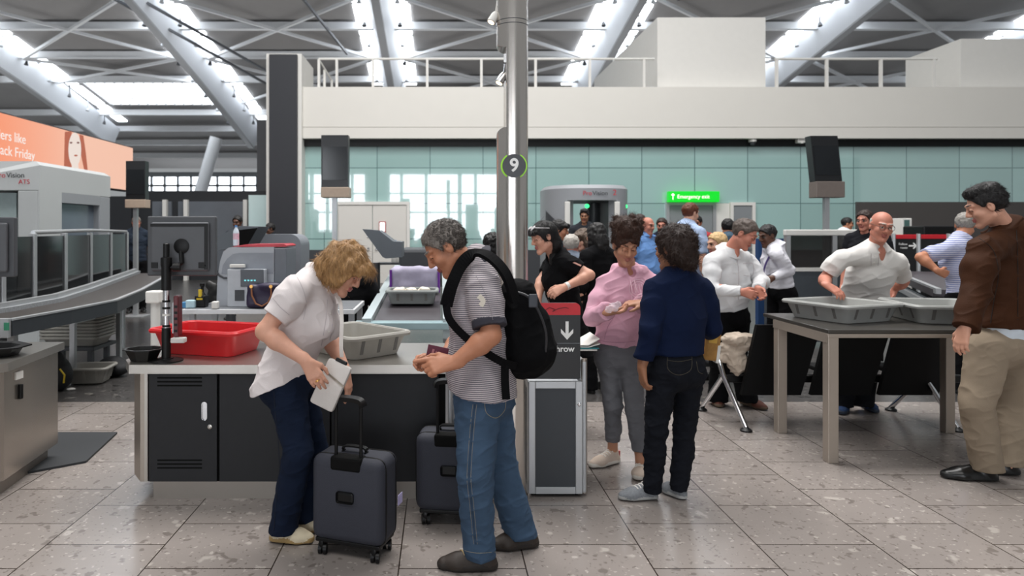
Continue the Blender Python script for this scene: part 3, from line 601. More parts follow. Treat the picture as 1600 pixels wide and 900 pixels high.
# ================================================================== explosives-trace machine and its table
t = thing('back_table', 'white-edged grey table under the swab machine', 'table', (-1.5, 5.9, 0))
b = MB(); b.box((-2.12, 5.6, .862), (-.70, 6.3, .902), .004); b.build('tabletop', mat('table_edge_white', '#d7d8da', .4, .1), t)
b = MB(); b.box((-2.10, 5.615, .9021), (-.72, 6.29, .905)); b.build('table_mat', mat('table_grey', '#6f7276', .5), t)
for x in (-2.08, -1.3, -.76):
    for y in (5.65, 6.22): b = MB(); b.box((x, y, 0), (x + .045, y + .045, .862)); b.build('leg', lgrey, t)
b = MB(); b.box((-1.72, 5.75, .3), (-1.45, 6.2, .86), .005); tag(b.build('desk_pedestal', mat('pedestal_white', '#c9c8c4', .5)), 'off-white pedestal cabinet under the swab machine table', 'cabinet')
t = thing('trace_detector', 'grey desktop trace detector with a red lid on the back table', 'machine', (-1.55, 5.85, .905))
def pp(px, py, Y): p = at(px, py, Y); return (p.x, p.z)
Y0 = 5.84
outl = [(338, 480), (340, 432), (344, 408), (349, 393), (357, 387), (428, 386), (428, 480)]
b = MB(); b.prism([V(*(lambda q: (q[0], Y0, q[1]))(pp(x, y, Y0))) for x, y in outl], (0, .42, 0)); mb = b.build('housing', mat('machine_grey', '#a7abb2', .4, 0, .04, 8), t)
b = MB(); xa, za = pp(428, 387, Y0); xb, zb_ = pp(447, 475, Y0); b.box((xa, Y0 + .01, .905), (xb, Y0 + .4, za - .005), .006); b.build('side_module', mat('machine_dark', '#6c7178', .45), t)
b = MB(); xa, za = pp(360, 386, Y0); xb, _ = pp(446, 386, Y0); b.rings([[V(xa, y, za + .001), V(xb, y, za + .001), V(xb + .005, y, za + .012), V(xb - .02, y, za + .026), V(xa + .12, y, za + .022)] for y in (Y0 + .03, Y0 + .4)]); b.build('lid', mat('lid_red', '#b5303c', .35), t)
b = MB(); pts = []
for x, y in ((346, 428), (348, 415), (355, 404), (364, 397), (375, 395), (427, 395), (427, 428)): q = pp(x, y, Y0 - .002); pts.append(V(q[0], Y0 - .004, q[1]))
b.prism(pts, (0, .0035, 0)); b.build('front_cover', mat('machine_mid', '#888d95', .4), mb)
xa, za = pp(360, 420, Y0); xb, zb2 = pp(418, 475, Y0); b = MB(); b.box((xa, Y0 - .09, .905), (xb, Y0 - .005, za), .006); cb = b.build('console', mat('machine_light', '#b2b6bc', .4), t)
xa, za = pp(376, 421, Y0 - .09); xb, zb2 = pp(412, 448, Y0 - .09); b = MB(); b.box((xa, Y0 - .096, zb2), (xb, Y0 - .0905, za), .002); scn = b.build('control_panel', mat('panel_dark', '#3d424a', .25), cb)
for k in range(4):
    q = pp(382 + k * 5, 438, Y0 - .09); b = MB(); b.box((q[0], Y0 - .1, q[1] - .006), (q[0] + .016, Y0 - .096, q[1] + .006)); b.build('button', emissive('button_cyan', '#5fd0d8', .5, '#8fd5da'), scn)
xa, za = pp(367, 453, Y0 - .09); xb, zb2 = pp(382, 470, Y0 - .09); b = MB(); b.box((xa, Y0 - .094, zb2), (xb, Y0 - .0905, za)); b.build('slot', dgrey, cb)
xa, za = pp(358, 419, Y0 - .09); b = MB(); b.box((xa, Y0 - .08, za + .004), (xa + .12, Y0 - .02, za + .03), .004); tag(b.build('swab_box', white), 'small white box on the swab machine console', 'box')
b = MB(); b.tube([V(*(lambda q: (q[0], Y0 - .012, q[1]))(pp(*p, Y0))) for p in ((339, 424), (343, 430), (350, 434), (357, 434))], .008, 8); b.build('cable', dgrey, mb)
def bottle(label, c, r, h, m, capm, name='bottle'):
    t = thing(name, label, 'bottle', c); b = MB(); b.lathe(c, [(r * .9, 0), (r, .01), (r, h * .3), (r * .93, h * .45), (r, h * .6), (r * .9, h * .72), (r * .4, h * .88), (r * .4, h * .9)], 20); b.build('bottle_body', m, t, smooth=True)
    b = MB(); b.lathe(V(*c) + V(0, 0, h * .9), [(r * .45, 0), (r * .45, h * .1)], 16); b.build('cap', capm, t)
    b = MB(); b.lathe(V(*c) + V(0, 0, h * .3), [(r * 1.01, 0), (r * .96, h * .15), (r * 1.01, h * .3)], 20, caps=False); b.build('bottle_label', mat('label_pink', '#d9b7c6', .5, 0, .4, 60), t)
q = pp(371, 386, Y0 + .1); bottle('clear water bottle with a pink label on top of the swab machine', (q[0], Y0 + .06, q[1] + .014), .026, .175, mat('water_plastic', '#d5e0ea', .1, 0, .1, 60), mat('cap_blue', '#5d8fc4', .4))
# handbag
t = thing('handbag', 'dark purple handbag with tan handles in front of the swab machine', 'bag', (-1.42, 5.55, .905))
hb = Soft(); hx = at(410, 470, 5.6).x
hb.box((hx, 5.668, 1.006), (.14, .05, .098), rnd=.03, k=.02); hb.ell((hx + .05, 5.65, 1.09), (.09, .05, .03), k=.03)
hb.build('bag_body', mat('purple_leather', '#241a38', .45, 0, .1, 20, .2, 80), t, .008, lambda p, n: .006 * vnoise(p * 18, 5))
b = MB(); b.tube([V(hx - .09, 5.60, 1.09), V(hx - .085, 5.588, 1.02), V(hx - .05, 5.585, .95), V(hx, 5.585, .93), V(hx + .05, 5.585, .96), V(hx + .075, 5.588, 1.02), V(hx + .07, 5.60, 1.09)], .007, 8); b.build('handle', mat('tan_leather', '#8a5636', .5), t, smooth=True)
for dx in (-.09, .07): b = MB(); b.lathe((hx + dx, 5.603, 1.09), [(.014, 0), (.014, .012)], 14, (0, -1, 0)); b.build('buckle', mat('brass', '#d8a860', .3, .9), t)
# small things on that table
def blob(name, label, cat, ells, m, res=.006, disp=None):
    s = Soft()
    for c, r in ells: s.ell(c, r, k=.02)
    return tag(s.build(name, m, None, res, disp), label, cat)
p = at(316, 478, 5.75); z = .905
t = thing('spray_bottle', 'black container with a yellow label standing left of the swab machine', 'bottle', (p.x, 5.75, z))
b = MB(); b.box((p.x - .05, 5.70, z), (p.x + .04, 5.8, z + .10), .01); b.lathe((p.x, 5.75, z + .10), [(.03, 0), (.012, .03), (.012, .07), (.02, .075), (.02, .1)], 14); b.build('bottle_body', blk, t)
b = MB(); b.box((p.x - .03, 5.697, z + .065), (p.x + .02, 5.699, z + .08)); b.box((p.x - .015, 5.697, z + .09), (p.x + .01, 5.72, z + .15)); b.build('yellow_label', mat('yellow_plastic', '#d6b62c', .5), t)
p = at(328, 455, 5.95); blob('cable_coil', 'tangle of dark cables and clips behind the yellow-labelled container', 'cable', [((p.x + dx, 6.0, .95 + dz), (.035, .03, .04)) for dx, dz in ((-.03, 0), (.03, .0), (0, .05), (.02, .1), (-.02, .12), (.04, .07))], mat('cable_black', '#1c1b1a', .5, 0, .5, 40))
p = at(340, 472, 5.7); b = MB(); b.box((p.x - .02, 5.60, .906), (p.x + .03, 5.66, .965), .008); tag(b.build('paper_cup', white), 'small white cup beside the swab machine foot', 'cup')
for k, (pxx, lab) in enumerate(((289, 'blue cap bottle lying at the left end of the back table'), (296, 'small pale blue box at the left end of the back table'))):
    p = at(pxx, 476, 5.7); b = MB(); b.box((p.x - .02, 5.66, .906), (p.x + .025 + .03 * k, 5.72, .955 + .015 * k), .008); tag(b.build('small_box', mat('blue_plastic', '#3f7fae', .4) if k == 0 else mat('pale_blue', '#b4d0da', .5)), lab, 'box')
t = thing('paper_post', 'white post with a paper tray behind the monitor pole', 'post', (at(243, 500, 5.2).x, 5.2, 0))
x = at(243, 500, 5.2).x; b = MB(); b.tube([V(x, 5.2, 0), V(x, 5.2, 1.02)], .035, 14); b.build('post', white, t, smooth=True); b = MB(); b.box((x - .055, 5.14, 1.0), (x + .05, 5.26, 1.09), .01); b.build('paper_holder', mat('paper_white', '#e6e4de'), t)
# rounded grey screen panel behind, and monitor hoods
p0, p1 = at(398, 470, 7.6), at(470, 366, 7.6); b = MB(); r = .12; pts = [V(p0.x, 7.6, 0.02), V(p1.x, 7.6, 0.02)] + [V(p1.x - r + r * math.cos(a), 7.6, p1.z - r + r * math.sin(a)) for a in [k * math.pi / 16 for k in range(9)]] + [V(p0.x + r - r * math.sin(a), 7.6, p1.z - r + r * math.cos(a)) for a in [k * math.pi / 16 for k in range(9)]]
b.prism(pts, (0, .5, 0)); tag(b.build('machine_cover', mat('cover_grey', '#7d8188', .45, 0, .04, 4)), 'rounded grey machine cover standing in front of the dark pier', 'machine')
def hood(label, pts, Y, dep, legx, front=None):
    t = thing('monitor_hood', label, 'monitor', (at(pts[0][0], 400, Y).x, Y, 0)); b = MB(); b.prism([at(x, y, Y) for x, y in pts], (0, dep, 0)); hb = b.build('hood', mat('hood_grey', '#5b6167', .5, 0, .05, 6), t)
    if front: b = MB(); b.prism([at(x, y, Y - .012) for x, y in front], (0, .011, 0)); b.build('screen_side', blkm, hb)
    x = at(legx, 400, Y).x; b = MB(); b.tube([V(x, Y + dep / 2, .01), V(x, Y + dep / 2, at(legx, 412, Y).z)], .05, 12); b.lathe((x, Y + dep / 2, 0), [(.25, 0), (.25, .02), (.05, .04)], 20); b.build('stand', dgrey, t); return t
hood('grey wedge-shaped monitor hood between the stooping couple', [(566, 358), (592, 360), (614, 377), (628, 378), (628, 402), (603, 404), (598, 402)], 7.4, .45, 584)
hood('grey wedge-shaped monitor hood behind the water bottle', [(332, 373), (374, 353), (404, 354), (385, 386), (332, 392)], 6.9, .45, 350, [(370, 360), (402, 356), (386, 384), (368, 384)])
# ================================================================== middle conveyor with tray and bag
t = thing('roller_conveyor', 'conveyor lane behind the couple carrying a grey tray', 'conveyor', (-.3, 6, 0))
za, zb3 = .84, 1.06; Ya, Yb = 5.35, 9.0
b = MB(); b.rings([[V(-.52, Ya, za), V(.0, Ya, za), V(.0, Ya, za - .06), V(-.52, Ya, za - .06)], [V(-.52, Yb, zb3), V(.0, Yb, zb3), V(.0, Yb, zb3 - .06), V(-.52, Yb, zb3 - .06)]]); b.build('belt', mat('belt_dark', '#3f3a3e', .45, 0, .1, 30), t)
for x in (-.60, .02):
    b = MB(); b.rings([[V(x, y, z - .12), V(x + .07, y, z - .12), V(x + .07, y, z + .035), V(x, y, z + .035)] for y, z in ((Ya - .12, za), (Yb, zb3))]); b.build('side_rail', mat('rail_pale', '#b9c4c6', .35, .3, .04, 5), t)
b = MB(); b.box((-.66, Ya - .14, za - .05), (.12, Ya - .0, za + .005), .006); b.build('front_roller_guard', mat('guard_glass', '#a9c3c8', .2, .1, .05, 4), t)
for x in (-.55, .03):
    for y in (5.5, 7.5): b = MB(); b.box((x, y, 0), (x + .05, y + .05, za - .02)); b.build('leg', lgrey, t)
b = MB(); b.box((-.55, 9.0, .8), (.05, 10.2, 1.30), .04); b.build('scanner_end', dgrey, t)
sl = (zb3 - za) / (Yb - Ya)
def cz(Y): return za + (Y - Ya) * sl + .002
tray('grey_tray', 'grey tray holding white packages on the conveyor belt', (-.25, 6.15, cz(6.15) + .012), .44, .34, .12, 0, mat('conveyor_tray', '#868a88', .5, 0, .1, 16), taper=.03, base=MATS['tray_rib_dark'])
wp = mat('wrap_cream', '#d8d0c2', .7, 0, .12, 30, .3, 100)
for k, (dx, lab) in enumerate(((-.12, 'leftmost cream package in the conveyor tray'), (-.02, 'middle cream package in the conveyor tray'), (.1, 'rightmost cream package in the conveyor tray'))):
    blob('package', lab, 'package', [((-.25 + dx, 6.15 + .02 * k, cz(6.15) + .11), (.06, .09, .035)), ((-.25 + dx + .01, 6.12, cz(6.15) + .125), (.045, .05, .025))], wp, .008, lambda p, n: .008 * vnoise(p * 30, 3))
t = thing('lilac_bag', 'lilac mesh bag with purple piping on the conveyor behind the tray', 'bag', (-.25, 6.75, cz(6.75)))
s = Soft(); s.box((-.25, 6.80, cz(6.8) + .13), (.24, .12, .13), rnd=.05, k=.02); s.build('bag_body', mat('lilac_mesh', '#a9a3b8', .7, 0, .12, 30, .3, 200), t, .012, lambda p, n: .012 * vnoise(p * 14, 8))
for x in (-.485, -.015): b = MB(); b.tube([V(x, 6.68, cz(6.7) + .02), V(x, 6.68, cz(6.7) + .24)], .012, 8); b.build('piping', mat('piping_purple', '#6a2a92', .6), t)
p = at(617, 410, 10.4); bottle('white spray bottle with a blue top beside the right monitor hood', (p.x, 10.4, p.z), .055, .34, white, mat('cap_blue', '#5d8fc4'))
b = MB(); b.box((p.x - .25, 10.25, p.z - .03), (p.x + .1, 10.55, p.z - .001)); b.box((p.x + .0, 10.4, 0.0), (p.x + .05, 10.45, p.z - .03)); tag(b.build('side_shelf', dgrey), 'small dark shelf below the white spray bottle', 'shelf')
# office chair
t = thing('office_chair', 'black swivel chair of the seated operator', 'chair', (at(566, 440, 6.6).x, 6.6, 0)); c = V(at(566, 440, 6.6).x, 6.6, 0)
s = Soft(); s.box(c + V(0, 0, .47), (.23, .23, .04), rnd=.035); s.build('seat', blkm, t, .012)
s = Soft(); s.box(c + V(-.26, 0, .78), (.035, .2, .22), rnd=.03); s.build('backrest', blkm, t, .012)
b = MB(); b.tube([c + V(0, 0, .06), c + V(0, 0, .44)], .028, 12); b.build('gas_stem', dgrey, t, smooth=True)
for k in range(5):
    a = k * 2 * math.pi / 5 + .3; e = c + V(.30 * math.cos(a), .30 * math.sin(a), .07); b = MB(); b.tube([c + V(0, 0, .10), e], [.025, .016], 8); lg = b.build('base_leg', dgrey, t)
    b = MB(); b.lathe(e + V(0, -.015, -.042), [(.028, 0), (.028, .03)], 14, (0, 1, 0)); b.build('caster', blk, lg)
# ================================================================== left conveyor, fence, bins
t = thing('roller_conveyor', 'long dark conveyor sweeping away at the left edge', 'conveyor', (-3.7, 6, 0))
near = [V(-3.34, 5.3, .85), V(-3.26, 6.0, .85), V(-3.23, 6.79, .85), V(-3.5, 8.0, .85), V(-3.98, 9.7, .85), V(-4.5, 11.4, .85)]
far = [V(-3.95, 5.3, .85), V(-3.85, 6.1, .85), V(-3.86, 6.9, .85), V(-4.15, 8.1, .85), V(-4.62, 9.8, .85), V(-5.1, 11.5, .85)]
b = MB(); b.rings([[n + V(0, 0, -.02), f + V(0, 0, -.02), f + V(0, 0, -.08), n + V(0, 0, -.08)] for n, f in zip(near, far)]); b.build('belt', mat('belt_brownblack', '#37322f', .5, 0, .15, 40), t)
def rail(line, off, zlo, zhi, th, m, nm):
    b = MB(); b.rings([[p + V(off, 0, zlo), p + V(off + th, 0, zlo), p + V(off + th, 0, zhi), p + V(off, 0, zhi)] for p in line]); b.build(nm, m, t)
rail(near, 0, -.12, .0, .02, mat('rail_graphite', '#33373b', .45), 'side_rail'); rail(near, -.02, .0, .015, .045, alu, 'edge_strip'); rail(far, -.06, -.1, .06, .06, alu, 'side_rail'); rail(far, -.0, -.02, .02, .05, mat('roller_teeth', '#8a8d90', .5, 0, .5, 60), 'edge_strip')
b = MB(); b.box((-3.95, 5.26, .72), (-3.33, 5.30, .87), .004); b.build('end_cap', alu, t); b = MB(); b.box((-3.36, 5.255, .78), (-3.32, 5.26, .84)); b.build('green_tab', mat('green_tab', '#2f7f5f', .5), t)
for x, y in ((-3.75, 6.95), (-3.73, 7.9), (-3.4, 5.4), (-3.9, 5.4), (-4.2, 9)):
    b = MB(); b.box((x - .025, y, 0), (x + .025, y + .05, .76)); b.build('leg', alu, t)
b = MB(); b.box((-3.78, 6.93, .60), (-3.70, 7.95, .64)); b.box((-4.2, 6.96, .60), (-3.75, 7.0, .64)); b.build('cross_beam', alu, t)
t = thing('glass_fence', 'row of smoked glass panels between silver posts along the left conveyor', 'fence', (-4.2, 8, 0))
FP = [V(-3.72, 5.2, 0), V(-3.80, 6.1, 0), V(-3.9, 6.74, 0), V(-4.12, 7.7, 0), V(-4.55, 9.1, 0), V(-4.86, 10.3, 0), V(-5.12, 11.4, 0)]
FP = [p + V(-.12, 0, 0) for p in FP]
smoke = mat('smoked_glass', '#101214', .1, 0, .1, 5, alpha=.84, spec=.25)
for i, p in enumerate(FP):
    b = MB(); b.box((p.x - .028, p.y - .028, .75), (p.x + .028, p.y + .028, 1.52), .006); b.build('post', alu, t)
    if i + 1 < len(FP):
        q = FP[i + 1]; b = MB(); b.bar(p + V(0, 0, 1.16), q + V(0, 0, 1.16), .012, .66); b.build('glass_panel', smoke, t)
b = MB(); b.tube([FP[2] + V(.0, 0, 1.53), FP[4] + V(0, 0, 1.55), FP[6] + V(0, 0, 1.53)], .022, 8); b.build('top_rail', alu, t)
ctr = V(-4.0, 7.55, 0)
t0 = None
for k in range(9):
    t = tray('grey_tray', 'grey trays nested in a stack under the left conveyor', (ctr.x, ctr.y, .30 + k * .036), .62, .42, .10, 0, greytray, 'nested grey trays under the conveyor', handles=False)
b = MB(); b.box((-4.35, 7.3, .26), (-3.7, 7.8, .298), .004); b.box((-4.3, 7.35, 0), (-4.25, 7.4, .26)); b.box((-3.8, 7.35, 0), (-3.75, 7.4, .26)); b.box((-4.3, 7.7, 0), (-4.25, 7.75, .26)); b.box((-3.8, 7.7, 0), (-3.75, 7.75, .26)); tag(b.build('tray_rack', dgrey), 'low dark rack carrying the nested trays under the conveyor', 'rack')
tray('grey_tray', 'single grey tray on the floor under the left conveyor', (at(142, 590, 7).x, 6.98, .01), .42, .34, .16, .1, greytray)
blob('floor_bag', 'dark rucksack on the floor behind the left steel counter', 'bag', [((-3.72, 6.6, .16), (.16, .12, .17)), ((-3.70, 6.55, .3), (.1, .09, .1))], mat('dark_nylon', '#17181b', .7, 0, .15, 30, .2, 120), .012, lambda p, n: .015 * vnoise(p * 12, 4))
b = MB(); b.tube([V(-3.58, 6.49, .1), V(-3.56, 6.47, .18), V(-3.6, 6.46, .24)], .008, 6); tag(b.build('yellow_strap', MATS['yellow_plastic']), 'curved yellow strap on the dark rucksack under the conveyor', 'strap')
blob('floor_bag', 'black soft bag on the floor at the right of the single tray', 'bag', [((at(176, 580, 7.3).x, 7.3, .1), (.16, .12, .11)), ((at(186, 575, 7.3).x, 7.25, .08), (.12, .1, .08))], MATS['dark_nylon'], .012, lambda p, n: .015 * vnoise(p * 12, 9))
blob('paper_scrap', 'scrap of white paper on the dark floor by the single tray', 'paper', [((at(118, 606, 6.7).x, 6.62, .012), (.045, .03, .012))], white, .006)
# monitor at the left edge, seen from behind
t = thing('pole_monitor', 'grey monitor cut off by the left edge of the view', 'monitor', (-2.66, 4.2, .785)); xc2 = at(-30, 385, 4.1).x; zc2 = at(0, 386, 4.1).z
b = MB(); b.box((xc2 - .205, 4.1, zc2 - .18), (at(22, 386, 4.1).x, 4.14, zc2 + .18), .008); mo = b.build('monitor_case', MATS['monitor_grey'], t)
b = MB(); b.box((xc2 - .17, 4.075, zc2 - .15), (at(14, 386, 4.1).x, 4.1005, zc2 + .145), .01); b.build('rear_cover', MATS['monitor_rear'], mo)
b = MB(); b.tube([V(xc2, 4.07, .787), V(xc2, 4.07, zc2)], .022, 14); b.build('pole', chrome, t, smooth=True)
# ================================================================== body scanners
def label_boxes(b, boxes):
    for lo, hi, bv in boxes: b.box(lo, hi, bv)
t = thing('body_scanner', 'large grey walk-through body scanner at the left edge', 'scanner', (-6.3, 10.2, 0))
scg = mat('scanner_light_grey', '#b5b8b8', .45, 0, .04, 2); scd = mat('scanner_grey', '#8f9296', .45, 0, .04, 2)
xr = -5.46; yf, yb = 9.3, 11.3
b = MB(); b.rings([[V(xr - 1.9, yf, 2.10), V(xr, yf, 2.10), V(xr, yf + .02, 2.44), V(xr - .1, yf + .08, 2.50), V(xr - 1.9, yf + .08, 2.50)], [V(xr - 1.9, yb, 2.10), V(xr, yb, 2.10), V(xr, yb, 2.44), V(xr - .1, yb, 2.50), V(xr - 1.9, yb, 2.50)]]); cn = b.build('canopy', scg, t)
b = MB(); b.box((xr - .02, yf + .0, 0), (xr + .0, yf + .55, 2.1)); b.box((xr - .3, yf, 0), (xr - .02, yf + .5, 2.1), .02); b.build('front_post', scg, t)
b = MB(); b.box((xr - .25, yb - .35, 0), (xr, yb, 2.1), .02); b.box((xr - .06, yf + .55, 1.95), (xr + .0, yb - .35, 2.1)); b.build('rear_post', scd, t)
b = MB(); b.box((xr - .14, yf + .5, 1.0), (xr - .10, yb - .35, 1.98)); b.build('window_panel', mat('scanner_glass', '#6c7681', .12, 0, .2, 1.5), t)
b = MB(); b.box((xr - .10, yf + .5, 0), (xr - .04, yb - .35, 1.0)); b.build('lower_panel', dgrey, t)
b = MB(); b.box((xr - 1.9, yb - .3, 0), (xr - .9, yb, 2.1)); b.build('far_wall', mat('scanner_dark', '#2c2e31', .4), t)
b = MB(); b.tube([V(xr - .45, yf + .5, .1), V(xr - .45, yf + .5, 2.1)], .07, 14); b.build('mast', blk, t, smooth=True)
b = MB(); b.box((xr - .8, yf + .3, .05), (xr - .5, yb - .3, 2.08)); b.build('inner_screen', mat('scanner_pane', '#a9b8b8', .2), t)
text('lettering', 'Pro', .10, (xr - .46, yf - .003, 2.30), mat('logo_red', '#c03040', .5), cn, align='RIGHT'); text('lettering', 'Vision', .10, (xr - .45, yf - .003, 2.30), dgrey, cn, align='LEFT'); text('lettering', 'ATS', .09, (xr - .13, yf - .003, 2.21), MATS['logo_red'], cn, align='RIGHT')
t = thing('body_scanner', 'rounded grey walk-through body scanner before the glass wall', 'scanner', (3.05, 14, 0))
def sx(px, Y=13.5): return at(px, 300, Y).x
c = V((sx(852) + sx(985)) / 2, 14.0, 0); W = (sx(985) - sx(852)) / 2; Dp = .95
def arc(a0, a1, n, rx, ry): return [(c.x + rx * math.copysign(abs(math.cos(a)) ** .75, math.cos(a)), c.y + ry * math.copysign(abs(math.sin(a)) ** .75, math.sin(a))) for a in (a0 + (a1 - a0) * k / n for k in range(n + 1))]
el = arc(0, 2 * math.pi, 48, W, Dp)[:-1]
b = MB(); b.rings([[V(x, y, 2.13) for x, y in el], [V(x, y, 2.36) for x, y in el], [V(c.x + (x - c.x) * .93, c.y + (y - c.y) * .93, 2.43) for x, y in el]]); cn = b.build('canopy', scd, t, smooth=True)
b = MB(); b.rings([[V(x, y, 0.001) for x, y in el], [V(x, y, .06) for x, y in el]]); b.build('floor_plate', dgrey, t)
for s in (0, 1):
    o = []; a0, a1 = (math.radians(118), math.radians(242)) if s == 0 else (math.radians(-62), math.radians(62))
    ou = arc(a0, a1, 20, W, Dp); inn = arc(a0, a1, 20, W - .24, Dp - .1)
    b = MB(); b.rings([[V(x, y, z) for x, y in ou] + [V(x, y, z) for x, y in reversed(inn)] for z in (.06, 2.13)]); sh = b.build('side_shell', scd, t, smooth=True)
    if s == 0:
        b = MB(); k = ou[13:19]; R0 = [V(x - .012, y - .012, .4) for x, y in k]; R1 = [V(x - .012, y - .012, 1.95 - .05 * i) for i, (x, y) in enumerate(k)]; b.rings([R0, R1], False, False); b.build('side_window', dgrey, sh)
    x, y = ou[0 if s else -1]; b = MB(); b.box((x - .05 - (0 if s else .0), y - .05, .06), (x + .05, y + .0, 2.1), .01); b.build('edge_strip', white, sh)
b = MB(); b.tube([V(c.x + W * .35, c.y + .3, .06), V(c.x + W * .35, c.y + .3, 2.12)], .13, 14); b.build('mast', mat('scanner_mast', '#4d4f53', .4), t, smooth=True)
yy = c.y - Dp - .006; text('lettering', 'Pro', .12, (c.x - .02, yy, 2.26), MATS['logo_red'], cn, align='RIGHT'); text('lettering', 'Vision', .12, (c.x - .01, yy, 2.26), dgrey, cn, align='LEFT'); text('lettering', '2', .15, (c.x + .42, yy + .02, 2.27), MATS['logo_red'], cn)
for x, z in ((sx(917, 13.2), at(917, 322, 13.2).z), (sx(981, 13.2), at(981, 322, 13.2).z)):
    b = MB(); b.lathe((x, 13.2 + (.0 if x < c.x else .2), z), [(.04, 0), (.04, .03)], 14, (0, -1, 0)); b.build('status_light', emissive('led_green', '#30e070', 2.5, '#20c060'), t)
# ================================================================== displays on posts
def display(label, pa, pb, pbase, Y, tilt, polepx):
    t = thing('display_post', label, 'display', (at(polepx, 400, Y).x, Y, 0)); A_, B_ = at(*pa, Y), at(*pb, Y); C_ = at(*pbase, Y); dx = tilt
    b = MB(); b.rings([[V(A_.x + dx * k, y, z) for k, z in ((0, A_.z), (1, B_.z))] + [V(B_.x + dx * k, y, z) for k, z in ((1, B_.z), (0, A_.z))] for y in (Y - .06, Y + .1)]); cs = b.build('case', mat('display_black', '#18191c', .35, 0, .05, 5), t)
    h = A_.z - B_.z; b = MB(); b.rings([[V(A_.x + .02 + dx * k, y, A_.z - h * f) for k, f in ((.22, .22), (.86, .86))] + [V(B_.x - .02 + dx * k, y, A_.z - h * f) for k, f in ((.86, .86), (.22, .22))] for y in (Y - .068, Y - .061)]); b.build('rear_panel', mat('display_glass', '#202225', .12, 0, .3, 3), cs)
    b = MB(); b.box((A_.x + dx, Y - .1, C_.z), (B_.x + dx + .02, Y + .12, B_.z - .001), .008); b.build('base_box', mat('post_taupe' if polepx < 1000 else 'post_umber', '#b39f8d' if polepx < 1000 else '#6f655f', .5), t)
    x = at(polepx, 400, Y).x; b = MB(); b.box((x - .035, Y - .03, 0), (x + .035, Y + .04, C_.z)); b.box((x - .2, Y - .2, 0), (x + .2, Y + .2, .02)); b.build('pole', alu, t)
display('black display panel on a post in front of the left end of the glass wall', (503, 212), (545, 293), (500, 309), 10.0, 0, 523)
display('black display panel on a post before the glass wall at the right', (1263, 213), (1305, 284), (1268, 309), 10.2, .07, 1291)
display('black display panel on a post in front of the orange billboard', (199, 252), (229, 312), (194, 325), 12.3, 0, 212)
# ================================================================== billboard
t = thing('billboard', 'long backlit orange advertising billboard with a pale face', 'billboard', (-8, 14, 2.5))
bx = -8.0; y0, y1 = 11.0, 17.8; zt0 = EYE + 130 * 17.8 / FPX; zb0 = at(208, 300, 17.8).z
b = MB(); b.box((bx - .25, y0, zb0), (bx - .02, y1, zt0), .01); fr = b.build('frame', dgrey, t)
bo = emissive('billboard_orange', '#ff9468', .72, '#f0906a'); nt = bo.node_tree; N = nt.nodes; L = nt.links
b = MB(); b.box((bx - .019, y0 + .03, zb0 + .03), (bx, y1 - .03, zt0 - .03)); b.build('poster', bo, t)
tc = N.new('ShaderNodeNewGeometry'); sp = N.new('ShaderNodeSeparateXYZ'); L.new(tc.outputs['Position'], sp.inputs[0]); mr = N.new('ShaderNodeMapRange'); L.new(sp.outputs[1], mr.inputs[0]); mr.inputs[1].default_value = 12.2; mr.inputs[2].default_value = 15.5
mx = N.new('ShaderNodeMix'); mx.data_type = 'RGBA'; L.new(mr.outputs[0], mx.inputs[0]); mx.inputs[6].default_value = lin('#ff9870'); mx.inputs[7].default_value = lin('#ffccb4'); L.new(mx.outputs[2], N['Principled BSDF'].inputs['Emission Color']); N['Principled BSDF'].inputs['Specular IOR Level'].default_value = .2; N['Principled BSDF'].inputs['Base Color'].default_value = (.12, .07, .05, 1); [L.remove(l) for l in list(N['Principled BSDF'].inputs['Base Color'].links)]
def bill(pts, m, nm, dz=0):
    b = MB(); b.prism([V(bx + .002 + dz, y, z) for y, z in pts], (.002, 0, 0)); b.build(nm, m, t)
def by(px): return bx * FPX / (px - CX)
def bz(px, py): return at(px, py, by(px)).z
skin_p = emissive('poster_face', '#fff0e6', .68, '#4a4440'); hair_p = emissive('poster_hair', '#d97a5e', .5, '#4a2a20'); dark_p = emissive('poster_dark', '#b08078', .4, '#403030')
def ovl(pxc, pyc, rx, ry, n=24): return [(by(pxc + rx * math.cos(a)), bz(pxc + rx * math.cos(a), pyc + ry * math.sin(a))) for a in (2 * math.pi * k / n for k in range(n))]
def pz(*pts): return [(by(x), bz(x, y)) for x, y in pts]
bill(pz((99, 297), (101, 206), (112, 205), (108, 240), (112, 262), (106, 297)), hair_p, 'hair'); bill(pz((138, 297), (126, 240), (124, 210), (130, 212), (134, 240), (140, 297)), hair_p, 'hair')
bill(ovl(116.5, 234, 10, 27), skin_p, 'face', .002); bill(pz((112, 258), (122, 256), (127, 297), (110, 297)), skin_p, 'neck', .001)
for px_ in (110.5, 121.5): bill(ovl(px_, 223, 2.2, 1.6, 12), dark_p, 'eye', .004)
bill(ovl(118, 243, 2.8, 1.5, 12), hair_p, 'lips', .004)
wt_p = emissive('poster_white', '#fff6f0', .75, '#505050')
for s_, px_, py_ in (('retailers like', 40, 219), ('on Black Friday', 54, 244)):
    text('lettering', s_, .26, (bx + .006, by(px_), bz(px_, py_)), wt_p, t, rot=(math.pi / 2, 0, math.pi / 2), align='RIGHT')
